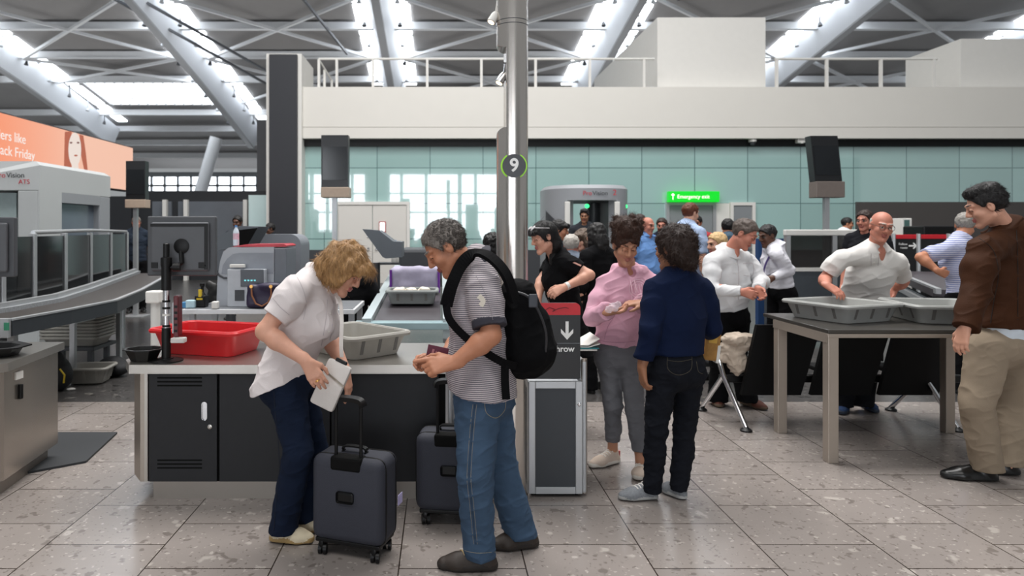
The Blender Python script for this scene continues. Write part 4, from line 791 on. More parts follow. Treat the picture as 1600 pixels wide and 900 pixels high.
# ================================================================== right-hand barrier, conveyor, signs
t = thing('glass_barrier', 'white-framed barrier with smoked glass behind the man in the white polo', 'barrier', (4.9, 9.2, 0)); Y = 9.2
xa, xb = at(1230, 400, Y).x, at(1345, 400, Y).x; z1, z2, z3 = 1.56, at(0, 418, Y).z, at(0, 470, Y).z
b = MB(); b.box((xa - .04, Y - .04, z1 - .08), (xb, Y + .04, z1), .01); b.box((xa, Y - .03, z2 - .05), (xb, Y + .03, z2)); b.build('rail', white, t)
for x in (xa - .03, (xa + xb) / 2 + .1, xb - .05): b = MB(); b.box((x, Y - .035, 0), (x + .06, Y + .035, z1 - .08)); b.build('post', alu, t)
b = MB(); b.box((xa, Y - .008, z2), (xb, Y + .008, z1 - .08)); b.build('glass_panel', mat('smoked_glass'  + '_brown', '#2a2624', .08, 0, .2, 3, alpha=.8), t)
b = MB(); b.box((xa - .3, Y - .02, .05), (xb, Y + .02, z2 - .05)); b.build('lower_panel', mat('panel_blue_grey', '#474d53', .5), t)
b = MB(); b.box((at(1185, 400, 10).x, 10, 0), (at(1232, 400, 10).x, 10.1, 1.43)); tag(b.build('blue_screen', mat('blue_fabric', '#1d4272', .8, 0, .1, 8)), 'dark blue partition screen behind the security officer', 'screen')
t = thing('roller_conveyor', 'silver-railed conveyor behind the man in the striped polo', 'conveyor', (6.2, 9, 0))
A1, B1 = V(6.75, 10.2, .9), V(5.4, 7.4, .86)
b = MB(); b.bar(A1 + V(.3, 0, 0), B1 + V(.3, 0, 0), .6, .08); b.build('belt', belt := MATS['belt_dark'], t)
for o, z in ((V(0, 0, 0), .06), (V(-.02, 0, -.12), 0), (V(.66, 0, 0), .06)): b = MB(); b.bar(A1 + o + V(0, 0, z - .03), B1 + o + V(0, 0, z - .03), .05, .06); b.build('side_rail', alu, t)
b = MB(); b.bar(A1 + V(.02, 0, -.35), B1 + V(.02, 0, -.35), .03, .5); b.build('side_panel', mat('panel_blue_grey', '#474d53'), t)
for p in (A1, B1): b = MB(); b.box((p.x + .1, p.y, 0), (p.x + .16, p.y + .06, .82)); b.build('leg', alu, t)
t = thing('queue_barrier', 'black queue barrier with a red header band and white arrow', 'barrier', (7.5, 10.6, 0)); Y = 10.6
xa, xb = at(1392, 368, Y).x, at(1482, 368, Y).x; b = MB(); b.box((xa, Y - .02, 1.42), (xb, Y + .02, 1.485), .004); b.build('header_band', mat('sign_red', '#c8202c'), t)
b = MB(); b.box((xa, Y - .012, .85), (xb, Y + .012, 1.42)); pnl = b.build('panel', mat('sign_board_black', '#19191b'), t)
for px in (1433, 1394, 1480): x = at(px, 400, Y).x; b = MB(); b.tube([V(x, Y - .03, .03), V(x, Y - .03, 1.5)], .03, 10); b.lathe((x, Y - .03, 0), [(.17, 0), (.17, .02), (.03, .04)], 20); b.build('post', alu, t)
x, z = at(1427, 384, Y).x, at(1427, 384, Y).z; b = MB(); b.box((x - .08, Y - .016, z - .012), (x + .01, Y - .0125, z + .012)); b.poly([V(x + .0, Y - .016, z - .05), V(x + .045, Y - .016, z), V(x, Y - .016, z + .05), V(x - .02, Y - .016, z + .04), V(x + .015, Y - .016, z), V(x - .02, Y - .016, z - .04)]); b.build('arrow', sw, pnl)
text('lettering', 'Follow', .05, (x - .1, Y - .015, z + .025), sw, pnl, align='RIGHT'); text('lettering', 'route', .05, (x - .1, Y - .015, z - .03), sw, pnl, align='RIGHT')
p0, p1 = at(1410, 367, 12), at(1425, 341, 12); b = MB(); b.m(0).box((p0.x, 12, 0), (p1.x, 12.4, p1.z), .01); b.m(1).box((p0.x + .03, 11.99, p0.z), (p1.x - .05, 12.0, p1.z - .03)); tag(b.build('kiosk', [white, mat('kiosk_screen', '#4b6a66', .3)]), 'slim white kiosk with a green screen before the dark wall strip', 'kiosk')
p0, p1 = at(1443, 368, 11), at(1492, 353, 11); b = MB(); b.box((p0.x, 11, p0.z - .05), (p1.x, 11.5, p1.z), .02); b.box((p0.x + .1, 11.1, 0), (p1.x - .1, 11.4, p0.z - .04)); tag(b.build('console_desk', blk), 'dark console desk behind the queue barrier at the right', 'desk')
# ================================================================== people: builders
def skin(name, h, lip='#9c5a52'):
    m = mat(name, h, .5, 0, .09, 40, .12, 220); m.node_tree.nodes['Principled BSDF'].inputs['Subsurface Weight'].default_value = .0
    return [m, mat(name + '_lip', lip, .45, 0, .05, 60), mat('eye_white', '#d9d4cc', .3, 0, .02), mat('eye_dark', '#1c1512', .3, 0, .05)]
def hairm(name, h, var=.35): return mat(name, h, .5, 0, min(.85, var * 1.5), 150, .7, 220, stretch=(1, 1, .2), spec=.4)
def cloth(name, h, var=.1, rough=.9, scale=14, bump=.25, bscale=260): return mat(name, h, rough, 0, var, scale, bump, bscale, spec=.12)
def wrinkle(amp, fr, seed, fold=None):
    def f(p, n):
        q = p @ np.array([[.8, .1, -.35], [0, .9, .2], [.45, -.2, .85]]); d = vnoise(p * A(fr), seed) * .7 + .4 * vnoise(p * A(fr) * 2.3, seed + 1)
        r = (1 - np.abs(vnoise(q * A(fr) * A((.7, .7, 1.1)), seed + 5))) ** 4; r2 = (1 - np.abs(vnoise(q * A(fr) * A((1.5, 1.5, 2.2)), seed + 6))) ** 4
        return amp * (d + 1.3 * (r - .25) + .6 * (r2 - .25))
    return f
def a3(px, py, Y): return A(at(px, py, Y))
def head_prims(s, c, F, U, h=1.0, brow=4, look='down', fem=False):
    bs, js, ns, ls = (.55, .86, .86, .95) if fem else (1, 1, 1, 1)
    """c = middle of the head, F = where the face points, U = crown direction"""
    F = nrm(F); U = nrm(A(U) - F * (A(U) @ F)); R = np.cross(F, U); ax = [R, F, U]
    L = lambda r, f, u: A(c) + (R * r + F * f + U * u) * h
    s.ell(L(0, -.012, .033), (.073 * h, .092 * h, .082 * h), ax, 0, .01)
    s.ell(L(0, .022, -.035), (.058 * h, .064 * h, .075 * h), ax, 0, .02)
    for sg in (-1, 1):
        s.cone(L(.052 * sg, -.005, -.055), L(.012 * sg, .068, -.096), .018 * h * js, .017 * h * js, 0, .022)
        s.ball(L(.038 * sg, .058, -.022), .024 * h, 0, .02)
        s.cone(L(.012 * sg, .086, .032), L(.046 * sg, .068, .034), .010 * h * (.8 if fem else 1), .008 * h, 0, .012)
        s.cone(L(.016 * sg, .093, .039), L(.046 * sg, .076, .040), .0045 * h * bs, .003 * h * bs, brow, .003)
        s.ball(L(.031 * sg, .098, .012), .013 * h, 0, .014, op='-')
        if look == 'down':
            s.ell(L(.031 * sg, .079, .011), (.016 * h, .0105 * h, .011 * h), ax, 0, .004)
            s.cone(L(.018 * sg, .0885, .005), L(.044 * sg, .081, .006), .0028 * h, .0024 * h, 3, .001)
        elif look == 'far': s.ell(L(.031 * sg, .082, .010), (.014 * h, .010 * h, .006 * h), ax, 3, .002)
        elif look == 'fwd':
            s.ball(L(.031 * sg, .077, .012), .0118 * h, 2, .002); s.ball(L(.031 * sg, .0838, .011), .0068 * h, 3, .001)
            s.cone(L(.017 * sg, .087, .0195), L(.046 * sg, .080, .0175), .004 * h, .0035 * h, 0, .004)
        s.ell(L(.074 * sg, -.008, .0), (.009 * h, .019 * h, .032 * h), ax, 0, .008); s.ball(L(.083 * sg, -.002, .004), .008 * h, 0, .006, op='-')
        s.ball(L(.011 * sg, .094, -.025), .0082 * h, 0, .008)
    s.cone(L(0, .086, .020), L(0, .105, -.020), .0085 * h * ns, .0115 * h * ns, 0, .012)
    s.ell(L(0, .0885, -.053), (.021 * h, .009 * h, .0055 * h * ls), ax, 1, .006); s.ell(L(0, .0875, -.064), (.018 * h, .009 * h, .0065 * h * ls), ax, 1, .006)
    s.ball(L(0, .073, -.098), .019 * h, 0, .016)
    return L, ax
def hand_prims(s, w, d, n, th, curl=.3, sc=1.0, k=.006):
    """w wrist, d finger direction, n palm-facing direction, th thumb side"""
    d = nrm(d); n = nrm(A(n) - d * (A(n) @ d)); t = nrm(A(th) - d * (A(th) @ d) - n * (A(th) @ n)); w = A(w)
    cl = curl if isinstance(curl, (list, tuple)) else [curl * .85, curl, curl * 1.05, curl * 1.15]
    s.cone(w - d * .02 * sc, w + d * .03 * sc, .026 * sc, .026 * sc, 0, .015, (n, 1.45))
    for i, (o, ln) in enumerate(((.030, .072), (.010, .080), (-.010, .074), (-.029, .058))):
        kn = w + (d * (.092 - .006 * abs(i - 1)) + t * o) * sc; s.cone(w + (d * .02 + t * o * .5) * sc, kn, .0145 * sc, .0115 * sc, 0, .014)
        p = kn; a = cl[i] * .55; sp = t * o * .9
        for j, fr in enumerate((.44, .31, .25)):
            dd = nrm((d + sp * 1.2) * math.cos(a) + n * math.sin(a)); q = p + dd * ln * fr * sc
            s.cone(p, q, (.0098 - .001 * j) * sc, (.0092 - .0011 * j) * sc, 0, k * .7); p = q; a += cl[i] * (1.15 if j == 0 else .85)
    b = w + (d * .022 + t * .022) * sc; m = b + (d * .032 + t * .026 + n * .012) * sc; e = m + (d * .030 + t * .008 + n * .014) * sc; f = e + (d * .024 - t * .002 + n * .010) * sc
    s.cone(b, m, .0165 * sc, .0125 * sc, 0, .012); s.cone(m, e, .0115 * sc, .0098 * sc, 0, k); s.cone(e, f, .0098 * sc, .0078 * sc, 0, k)
LAST = {}
from mathutils.bvhtree import BVHTree
BV = {}
def surf(o, px, py):
    """where the sight line of a picture point meets a garment, with its normal"""
    if o.name not in BV: BV[o.name] = BVHTree.FromPolygons([v.co for v in o.data.vertices], [p.vertices for p in o.data.polygons])
    w = worldloc(o); org = V(0, 0, EYE); d = (at(px, py, 4.0) - org).normalized(); h = BV[o.name].ray_cast(org - w, d)
    return (None, None) if h[0] is None else (h[0] + w, h[1])
def stitch(o, pts, m, name, r=.0012, w=None, parent=None, n=5, lift=.0012):
    """a seam, edge or strip laid over a garment"""
    P_ = smooth_pts([A((x, y, 0)) for x, y in pts], n); out = []; nr = []
    for p in P_:
        q, nn = surf(o, p.x, p.y)
        if q is not None: out.append(q + nn * lift); nr.append(nn)
    if len(out) < 2: return
    b = MB()
    if w: ribbon(b, out, w, .0016, nr)
    else: b.tube(out, r, 6)
    return b.build(name, m, parent or o)
def buttons(o, pts, m, r=.0045):
    for x, y in pts:
        q, nn = surf(o, x, y)
        if q is not None: b = MB(); b.lathe(q, [(r, 0), (r, .002), (r * .6, .0028)], 12, nn); b.build('button', m, o)
def stand(X, Y, H, face, lean=0.0, arms='down', base=0.0):
    f = nrm(A((face[0], face[1], 0))); U = A((0, 0, 1.)); R = np.cross(f, U); o = A((X, Y, base)); J = {}
    P = lambda r, fw, z: o + R * r * H + f * fw * H + U * z * H
    l = lean
    J['pel'] = P(0, -.0, .535); J['wst'] = P(0, .01 + l * .3, .63); J['nk'] = P(0, -.01 + l, .845 - l * .12); J['hd'] = P(0, .02 + l * 1.25, .925 - l * .2)
    for sd, sg in (('R', 1), ('L', -1)):
        J['sh' + sd] = P(.107 * sg, -.01 + l, .81 - l * .12); J['hp' + sd] = P(.052 * sg, 0, .51); J['kn' + sd] = P(.058 * sg, .015, .28); J['an' + sd] = P(.06 * sg, -.01, .052)
        J['toe' + sd] = P(.075 * sg, .13, 0); J['heel' + sd] = P(.058 * sg, -.03, 0)
        am = arms if isinstance(arms, str) else arms[0 if sd == 'R' else 1]
        if am == 'down': J['el' + sd] = P(.135 * sg, -.02 + l * .7, .635); J['wr' + sd] = P(.135 * sg, .03 + l * .6, .495)
        elif am == 'front': J['el' + sd] = P(.13 * sg, .0 + l * .8, .635); J['wr' + sd] = P(.05 * sg, .13 + l, .61)
        elif am == 'hip': J['el' + sd] = P(.22 * sg, -.05 + l * .6, .66); J['wr' + sd] = P(.11 * sg, .03, .575)
        elif am == 'out': J['el' + sd] = P(.135 * sg, .06 + l, .66); J['wr' + sd] = P(.11 * sg, .19 + l, .64)
    J['hf'] = f - U * .15; J['hu'] = U
    return J
def frame(J):
    U = nrm(J['nk'] - J['pel']); R = nrm(nrm(J['shR'] - J['shL']) + nrm(J['hpR'] - J['hpL'])); F = nrm(np.cross(U, R)); return R, F, U
def torso(s, J, g, pad, m=0, bust=0, belly=0, k=.04, hem=None, hemw=None, cuts=(), low=True):
    R, F, U = frame(J); nk, pel, w = J['nk'], J['pel'], J.get('wst', (J['nk'] + J['pel']) / 2)
    ch = nk - U * .19 * g + F * .015 * g; up = nk - U * .075 * g; q = (F, 1.45)
    sl, sr = J['shL'], J['shR']; mid = (sl + sr) / 2
    s.cone(w, ch, (.138 + belly * .5) * g + pad, .158 * g + pad, m, k, q, cuts); s.cone(ch, up, .158 * g + pad, .115 * g + pad, m, k, (F, 1.5), cuts)
    if low: s.cone(pel, w, .160 * g + pad, (.140 + belly * .5) * g + pad, m, k, q, cuts)
    for sp_ in (sl, sr): s.cone(nk + U * .028 * g - F * .008, along(mid, sp_, .72) + U * .012 * g, .050 * g + pad * .6, .042 * g + pad * .6, m, .05)
    if belly: s.ell((w + pel) / 2 + F * .05 * g, (.125 * g + pad, .08 * g + belly * g, .12 * g), [R, F, U], m, .06, cuts)
    s.cone(sl + (mid - sl) * .1 - U * .012 * g, mid + U * .035 * g, .05 * g + pad, .058 * g + pad, m, k); s.cone(sr + (mid - sr) * .1 - U * .012 * g, mid + U * .035 * g, .05 * g + pad, .058 * g + pad, m, k)
    if bust:
        for sg in (-1, 1): s.ell(ch + F * .085 * g + R * .07 * g * sg - U * .005, (.062 * g, .05 * g + bust, .06 * g), [R, F, U], m, .04)
    if hem is not None: s.cone(w, hem, (.140 + belly * .5) * g + pad, hemw, m, k, q, cuts)
def along(a, b, f): return a + (b - a) * f
def strands(ho, m, t, c, ax, st, n, ln, seed, m2=None):
    me = ho.data; N_ = len(me.vertices); co = np.empty(N_ * 3); no = np.empty(N_ * 3); me.vertices.foreach_get('co', co); me.vertices.foreach_get('normal', no)
    co = co.reshape(-1, 3); no = no.reshape(-1, 3); rs = np.random.RandomState(seed); w0 = A(worldloc(t)); p = co + w0
    rl = p - A(c); outw = (((rl * no).sum(1) > 0) & ~((rl @ ax[1] > .03) & (rl @ ax[2] < (.075 if st != 'bun' else .09)))) | ((st == 'bun') & (rl @ ax[2] > .10)); ok = np.nonzero(outw)[0]; ii = rs.choice(ok, n); p = p[ii]; nn = no[ii]; R, F, U = ax; rel = p - A(c)
    if st in ('bun', 'low'): d = np.cross(nn, rs.normal(size=(n, 3))) * .8 - U * .4
    elif st in ('bob', 'long', 'pony'): d = np.tile(A((0, 0, -1.)) - F * .1, (n, 1)) + nn * .1
    elif st == 'quiff': d = np.tile(-F * .7 - U * .4, (n, 1)) + nn * .25
    else: d = np.tile(-F * .5 - U * .55, (n, 1)) + (np.abs((rel @ F)) > .05)[:, None] * 0
    d = d + rs.normal(size=(n, 3)) * (.35 if st not in ('bun', 'low') else .5); d -= nn * (d * nn).sum(1)[:, None]; d /= np.maximum(np.linalg.norm(d, axis=1), 1e-6)[:, None]
    L_ = ln * (.5 + rs.rand(n))[:, None]; lift = .22 if st in ('short', 'crop', 'quiff') else .18; curl = np.cross(d, nn) * (rs.normal(size=(n, 1)) * .35)
    w = (.0011 + .0008 * rs.rand(n))[:, None]; sd = np.cross(d, nn); pts = []
    for k in range(4):
        u = k / 3; q = p - nn * .002 + d * L_ * u + curl * L_ * u * u + nn * L_ * (lift * u - lift * 1.5 * u * u); ww = w * (1 - .8 * u); pts += [q - sd * ww, q + sd * ww]
    V_ = np.stack(pts, 1).reshape(-1, 3) - w0; base = np.arange(n)[:, None] * 8; F_ = np.concatenate([base + A((2 * k, 2 * k + 1, 2 * k + 3, 2 * k + 2)).astype(int) for k in range(3)], 0)
    ms = bpy.data.meshes.new('hair_strands'); ms.vertices.add(len(V_)); ms.loops.add(len(F_) * 4); ms.polygons.add(len(F_)); ms.vertices.foreach_set('co', V_.ravel()); ms.loops.foreach_set('vertex_index', F_.ravel().astype(np.int32)); ms.polygons.foreach_set('loop_start', np.arange(len(F_)) * 4); ms.update(); ms.materials.append(m)
    if m2: ms.materials.append(m2); bk = (((p - A(c)) @ F) + .03 * rs.normal(size=n) < .02).astype(np.int32); ms.polygons.foreach_set('material_index', np.tile(bk, 3))
    o = bpy.data.objects.new('hair_strands', ms); COL.objects.link(o); o.parent = t; tag(o, kind='stuff')
def person(label, J, o):
    """o: options. J: joints (world)."""
    g = o.get('g', 1.0); res = o.get('res', .007); R, F, U = frame(J); sk = o['skin']; x = (J['heelL'] + J['heelR']) / 2
    t = thing('person', label, 'person', (float(x[0]), float(x[1]), float(o.get('base', 0))), o.get('group'))
    seed = o.get('seed', 1); fat = o.get('fat', 1.0); hp = o.get('hs', 1.0)
    # ---- body
    s = Soft(); torso(s, J, g * fat, -.014)
    L, ax = head_prims(s, J['hd'], J['hf'], J['hu'], hp, 4, o.get('look', 'down'), o.get('hair') in ('bun', 'bob', 'long', 'pony', 'low'))
    s.cone(L(0, -.018, -.05), along(J['nk'], L(0, -.018, -.05), .05), .052 * hp, .060 * g, 0, .025)
    for sd in 'LR':
        sh, el, wr = J['sh' + sd], J['el' + sd], J['wr' + sd]; fa = nrm(wr - el)
        s.cone(sh, el, .050 * g * fat, .040 * g, 0, .025); s.cone(el, along(el, wr, .3), .040 * g, .042 * g * fat, 0, .02); s.cone(along(el, wr, .3), wr, .042 * g * fat, .026 * g, 0, .02)
        hd = o.get('hand' + sd, {}); dn = hd.get('d', fa + A((0, 0, -.15))); n = hd.get('n', -R if sd == 'R' else R); th = hd.get('t', F)
        if not hd.get('none'): hand_prims(s, wr, dn, n, th, hd.get('curl', .35), hd.get('sc', .98) * g)
        hpj, kn, an = J['hp' + sd], J['kn' + sd], J['an' + sd]
        s.cone(hpj, kn, .075 * g, .05 * g, 0, .02); s.cone(kn, an, .05 * g, .034 * g, 0, .015); s.cone(an, an + A((0, 0, -.03)), .034 * g, .034 * g, 0, .01)
    if o['top'].get('collar') == 'polo' and o['top'].get('bib', True): s.cone(along(J['nk'], L(0, -.018, -.05), .1) + F * .055, along(J['nk'], L(0, -.018, -.05), .1) + F * .075 - nrm(L(0, -.018, -.05) - J['nk']) * .09, .048, .042, 0, .025)
    parts = {}; hm = o['hairm']; s.build('body', sk + [o.get('browm', hm)], t, res)
    # ---- hair
    h = Soft(); st = o.get('hair', 'short'); c = L(0, 0, 0); H = lambda r, f, u: L(r, f, u)
    fcut = [(H(0, .062, .055), ax[1] * .75 - ax[2] * .45)]
    if st in ('short', 'crop', 'quiff'):
        th = .008 if st == 'crop' else .013
        cu = [(H(0, .058, .06), ax[1] * .85 - ax[2] * .55), (H(0, -.03, -.045), -ax[2] - ax[1] * .1)]
        h.ell(H(0, -.014, .036), ((.073 + th) * hp, (.092 + th) * hp, (.082 + th) * hp), ax, 0, .01, cu)
        if st == 'quiff': h.ell(H(0, .028, .108), (.060 * hp, .055 * hp, .020 * hp), ax, 0, .03); h.ell(H(0, -.035, .10), (.068 * hp, .06 * hp, .030 * hp), ax, 0, .03)
        h.ell(H(0, .12, -.015), (.10 * hp, .10 * hp, .062 * hp), ax, 0, .012, op='-')
        for sg in (-1, 1): h.ell(H(.085 * sg, .0, -.015), (.03 * hp, .026 * hp, .045 * hp), ax, 0, .008, op='-')
        amp, fr = .005, 55
    elif st == 'bald':
        cu = [(H(0, -.0, .05), ax[2]), (H(0, -.005, 0), ax[1]), (H(0, -.02, -.045), -ax[2])]
        h.ell(H(0, -.012, .033), (.078 * hp, .097 * hp, .086 * hp), ax, 0, .01, cu); amp, fr = .002, 50
    elif st == 'bob':
        h.ell(H(0, -.012, .045), (.094 * hp, .112 * hp, .096 * hp), ax, 0, .02); h.ell(H(0, -.05, -.03), (.098 * hp, .082 * hp, .10 * hp), ax, 0, .04)
        for sg in (-1, 1): h.ell(H(.073 * sg, .01, -.015), (.03 * hp, .058 * hp, .08 * hp), ax, 0, .03)
        h.ell(H(0, .092, .066), (.075 * hp, .035 * hp, .028 * hp), ax, 0, .03)
        h.ell(H(0, .128, -.032), (.068 * hp, .098 * hp, .084 * hp), ax, 0, .015, op='-'); amp, fr = .012, 30
    elif st in ('long', 'pony', 'bun', 'low', 'afro'):
        h.ell(H(0, -.014, .037), (.084 * hp, .104 * hp, .092 * hp), ax, 0, .01, [(H(0, .07, .05), ax[1] * .8 - ax[2] * .5)] if st != 'long' else ())
        amp, fr = .006, 40
        if st == 'long':
            D = A((0, 0, -1.)); h.ell(H(0, -.055, -.06), (.088 * hp, .06 * hp, .12 * hp), ax, 0, .04); h.cone(H(0, -.075, -.08), H(0, -.07, -.06) + D * .26, .075 * hp, .055 * hp, 0, .04, (ax[1], 1.5))
            for sg in (-1, 1): h.cone(H(.07 * sg, -.01, .0), H(.075 * sg, -.02, 0) + D * .2, .032 * hp, .028 * hp, 0, .03)
        if st == 'pony':
            D = A((0, 0, -1.)); h.ell(H(0, -.06, -.05), (.075 * hp, .05 * hp, .08 * hp), ax, 0, .04); h.cone(H(0, -.075, -.05), H(0, -.06, -.05) + D * .22 , .045 * hp, .022 * hp, 0, .03); h.ell(H(0, .085, .06), (.07 * hp, .026 * hp, .035 * hp), ax, 0, .02)
        if st == 'bun':
            h.ell(H(0, -.02, .120), (.094 * hp, .095 * hp, .075 * hp), ax, 0, .05); rnd = random.Random(seed)
            for q in range(22): v = nrm(A([rnd.gauss(0, 1) for _ in range(3)])); h.ball(H(v[0] * .09, -.02 + v[1] * .09, .135 + v[2] * .062), .022 * hp, 0, .014)
            amp, fr = .008, 60
        if st == 'low':
            h.ell(H(0, -.045, -.02), (.092 * hp, .082 * hp, .09 * hp), ax, 0, .05); h.ell(H(0, -.035, .045), (.100 * hp, .098 * hp, .085 * hp), ax, 0, .04); h.ell(H(0.01, -.085, -.085), (.055 * hp, .045 * hp, .045 * hp), ax, 0, .03); rnd = random.Random(seed)
            for q in range(20): v = nrm(A([rnd.gauss(0, 1), -abs(rnd.gauss(0, 1)), rnd.gauss(0, 1)])); h.ball(H(v[0] * .095, -.04 + v[1] * .08, .01 + v[2] * .11), .025 * hp, 0, .014)
            amp, fr = .010, 45
        h.ell(H(0, .13, -.025 if st != 'bun' else -.012), (.066 * hp if st != 'long' else .062 * hp, .09 * hp, .078 * hp if st != 'bun' else .085 * hp), ax, 0, .012, op='-')
        if st in ('bun', 'low'):
            for sg in (-1, 1): h.ell(H(.088 * sg, .005, -.015), (.028 * hp, .026 * hp, .04 * hp), ax, 0, .01, op='-')
    def hdisp(p, n): return amp * (vnoise(p * fr, seed) + .5 * vnoise(p * A((fr * 3, fr * 3, fr * .5)), seed + 3))
    ho = h.build('hair', hm, t, min(res, .006), hdisp)
    parts['hair'] = ho
    if o.get('strands'): strands(ho, hm, t, J['hd'], ax, st, o['strands'], o.get('slen', .03), seed, o.get('hairm2'))
    # ---- top
    top = o['top']; c = Soft(); pad = top.get('pad', .010); sl = top.get('sleeve', 'short'); hemc = top.get('hem', .02)
    hemp = J['pel'] - U * hemc if 'hempt' not in top else top['hempt']
    cut = [(hemp, -(top.get('hemn', U) if not isinstance(top.get('hemn'), str) else U))]
    torso(c, J, g * fat, pad, 0, o.get('bust', 0), o.get('belly', 0), .04, hemp - U * .05, (.160 + top.get('flare', .01)) * g * fat + pad, cut, False)
    for sd in 'LR':
        sh, el, wr = J['sh' + sd], J['el' + sd], J['wr' + sd]; sr = top.get('sr', .062) * g * fat; sh = sh - U * .006 * g
        if sl == 'short':
            e = along(sh, el, top.get('sfrac', .72)); dd = nrm(el - sh); c.cone(sh, along(sh, e, .4), sr * .88, sr, 0, .04); c.cone(along(sh, e, .4), e + dd * .02, sr, sr * .97, 0, .03, None, [(e, dd)])
            if top.get('cuff'): c.cone(e - dd * .028, e + dd * .02, sr * 1.03, sr * 1.0, 1, .002, None, [(e + dd * .002, dd), (e - dd * .028, -dd)])
        elif sl != 'none':
            c.cone(sh, along(sh, el, .4), sr * .88, sr, 0, .04); c.cone(along(sh, el, .4), el, sr, sr * .86, 0, .03); e = wr if sl == 'long' else along(el, wr, top.get('sfrac', .6)); dd = nrm(wr - el); c.cone(el, e + dd * .02, sr * .86, sr * (.60 if not top.get('loose') else .8), 0, .02, None, [(e, dd)])
            if top.get('cuff'): c.cone(e - dd * .045, e, sr * .66, sr * .6, 1, .004, None, [(e, dd)])
    nb = along(J['nk'], L(0, -.018, -.05), .12); nd = nrm(L(0, -.018, -.05) - J['nk'])
    if top.get('collar', 'crew') == 'polo':
        c.cone(nb + F * .105 * g + nd * .03, nb + F * .13 * g - nd * .085, .045, .006, 0, .008, op='-')
        kc = Soft(); up = nrm(nd - F * .30); k0, k1 = nb + nd * .0 - F * .0, nb + nd * .066 - F * .008
        kc.cone(k0, k1, .120 * g, .068 * g, 0, .004, None, [(k1, up), (k0, -nrm(nd - F * .15))]); kc.cone(k1 + F * .10, k0 + F * .11 - nd * .02, .055, .012, 0, .006, op='-'); kc.cone(k0 - nd * .03, k1 + nd * .05, .066 * g, .056 * g, 0, .004, op='-')
        kc.build('collar', (top['m'] if isinstance(top['m'], list) else [top['m']])[-1 if top.get('collarm') else 0], t, min(res, .006))
    elif top.get('collar') == 'hood':
        for k in range(12):
            a = k / 11 * 2 * math.pi; c.ball(nb + (R * .085 * math.cos(a) - F * .085 * math.sin(a)) + U * (.015 + .02 * math.sin(a)) - F * .01, .030, 0, .02)
        c.ell(nb - F * .10 - U * .01, (.10, .06, .05), [R, F, U], 0, .03)
        c.ell(nb + F * .09 + U * .0, (.03, .05, .035), [R, F, U], 0, .01, op='-')
    else:
        c.cone(nb - nd * .03, nb + nd * top.get('ch', .0), .075 * g, .068 * g, 0, .012, None, [(nb + nd * top.get('ch', .0), nd)]); c.ell(nb + F * .06 * g + nd * .0, (.05, .06, top.get('vneck', .03)), [R, F, U], 0, .01, op='-')
    if top.get('bands'):
        for sd in 'LR': pass
    for bb_ in top.get('extra', []): bb_(c, R, F, U)
    tm = top['m'] if isinstance(top['m'], list) else [top['m']]
    parts['top'] = c.build(top.get('name', 'shirt'), tm, t, res, wrinkle(top.get('wr', .006) * .95, top.get('wf', (9, 9, 14)), seed + 11))
    # ---- trousers
    bt = o['bottom']; b = Soft(); pp = bt.get('pad', .012); q = (F, 1.3); kr = bt.get('knee', .068) * g; hr = bt.get('hemr', .06) * g; tr = bt.get('thigh', .094) * g * fat
    wl = along(J['pel'], J.get('wst', J['nk']), bt.get('rise', .35)); Rh = nrm(J['hpR'] - J['hpL'])
    b.cone(J['pel'] - U * .0, wl, .158 * g * fat + pp, .142 * g * fat + pp + o.get('belly', 0) * .3, 0, .03, (F, 1.42), [(wl, U)])
    b.cone(along(J['hpL'], J['hpR'], .2), along(J['hpL'], J['hpR'], .8), .105 * g * fat + pp * .5, .105 * g * fat + pp * .5, 0, .03)
    bum = J['pel'] - F * .028 * g * fat - U * .07 * g
    for sd, sg in (('L', -1), ('R', 1)):
        hj, kn, an = J['hp' + sd], J['kn' + sd], J['an' + sd]; b.ball(bum + Rh * .062 * sg * g, .088 * g * fat, 0, .05)
        b.cone(hj, kn, tr, kr, 0, .018); ez = an + A((0, 0, bt.get('hem', -.055))); ez[2] = max(ez[2], bt.get('hemz', .03) + o.get('base', 0)); dd = nrm(an - kn)
        if bt.get('shorts'): continue
        b.cone(kn, along(kn, an, .5), kr, (kr + hr) / 2 * bt.get('calf', 1.0), 0, .014); b.cone(along(kn, an, .5), an + dd * max(0, -bt.get('hem', -.055)) , (kr + hr) / 2 * bt.get('calf', 1.0), hr, 0, .014, None, [(ez, A((0, 0, -1.)))])
    parts['bottom'] = b.build('trousers', bt['m'], t, res, wrinkle(bt.get('wr', .006) * .7, bt.get('wf', (12, 12, 16)), seed + 21))
    # ---- shoes
    so = o['shoes']
    for sd in 'LR':
        he, to, an = J['heel' + sd], J['toe' + sd], J['an' + sd]; d = to - he; ln = np.linalg.norm(d); d = d / ln; z = A((0, 0, 1.)); k = Soft(); side = np.cross(d, z); w = so.get('w', 1.0) * g
        bz0 = he[2]; gp_ = [(he, -z)]
        P = lambda f, u: he + d * f * ln + z * u
        k.cone(P(.13, .026), P(.68, .022), .034 * w, .046 * w, 0, .02, (z, 1.4), gp_); k.cone(P(.68, .022), P(.87, .019), .046 * w, .032 * w, 0, .02, (z, 1.45), gp_)
        tp = he + d * .19 * ln + z * (.088 + so.get('top', .0)); k.cone(P(.15, .03), tp, .034 * w, .033 * w, 0, .015, None, [(tp, z - d * .15)]); k.cone(P(.26, .060), P(.64, .030), .033 * w, .031 * w, 0, .02)
        if 'boot' in so: k.cone(P(.2, .06), an + z * .04, .038 * w, .038 * w, 0, .02, None, [(an + z * .04, z)])
        st_ = [(he, -z), (he + z * so.get('sole', .022), z)]
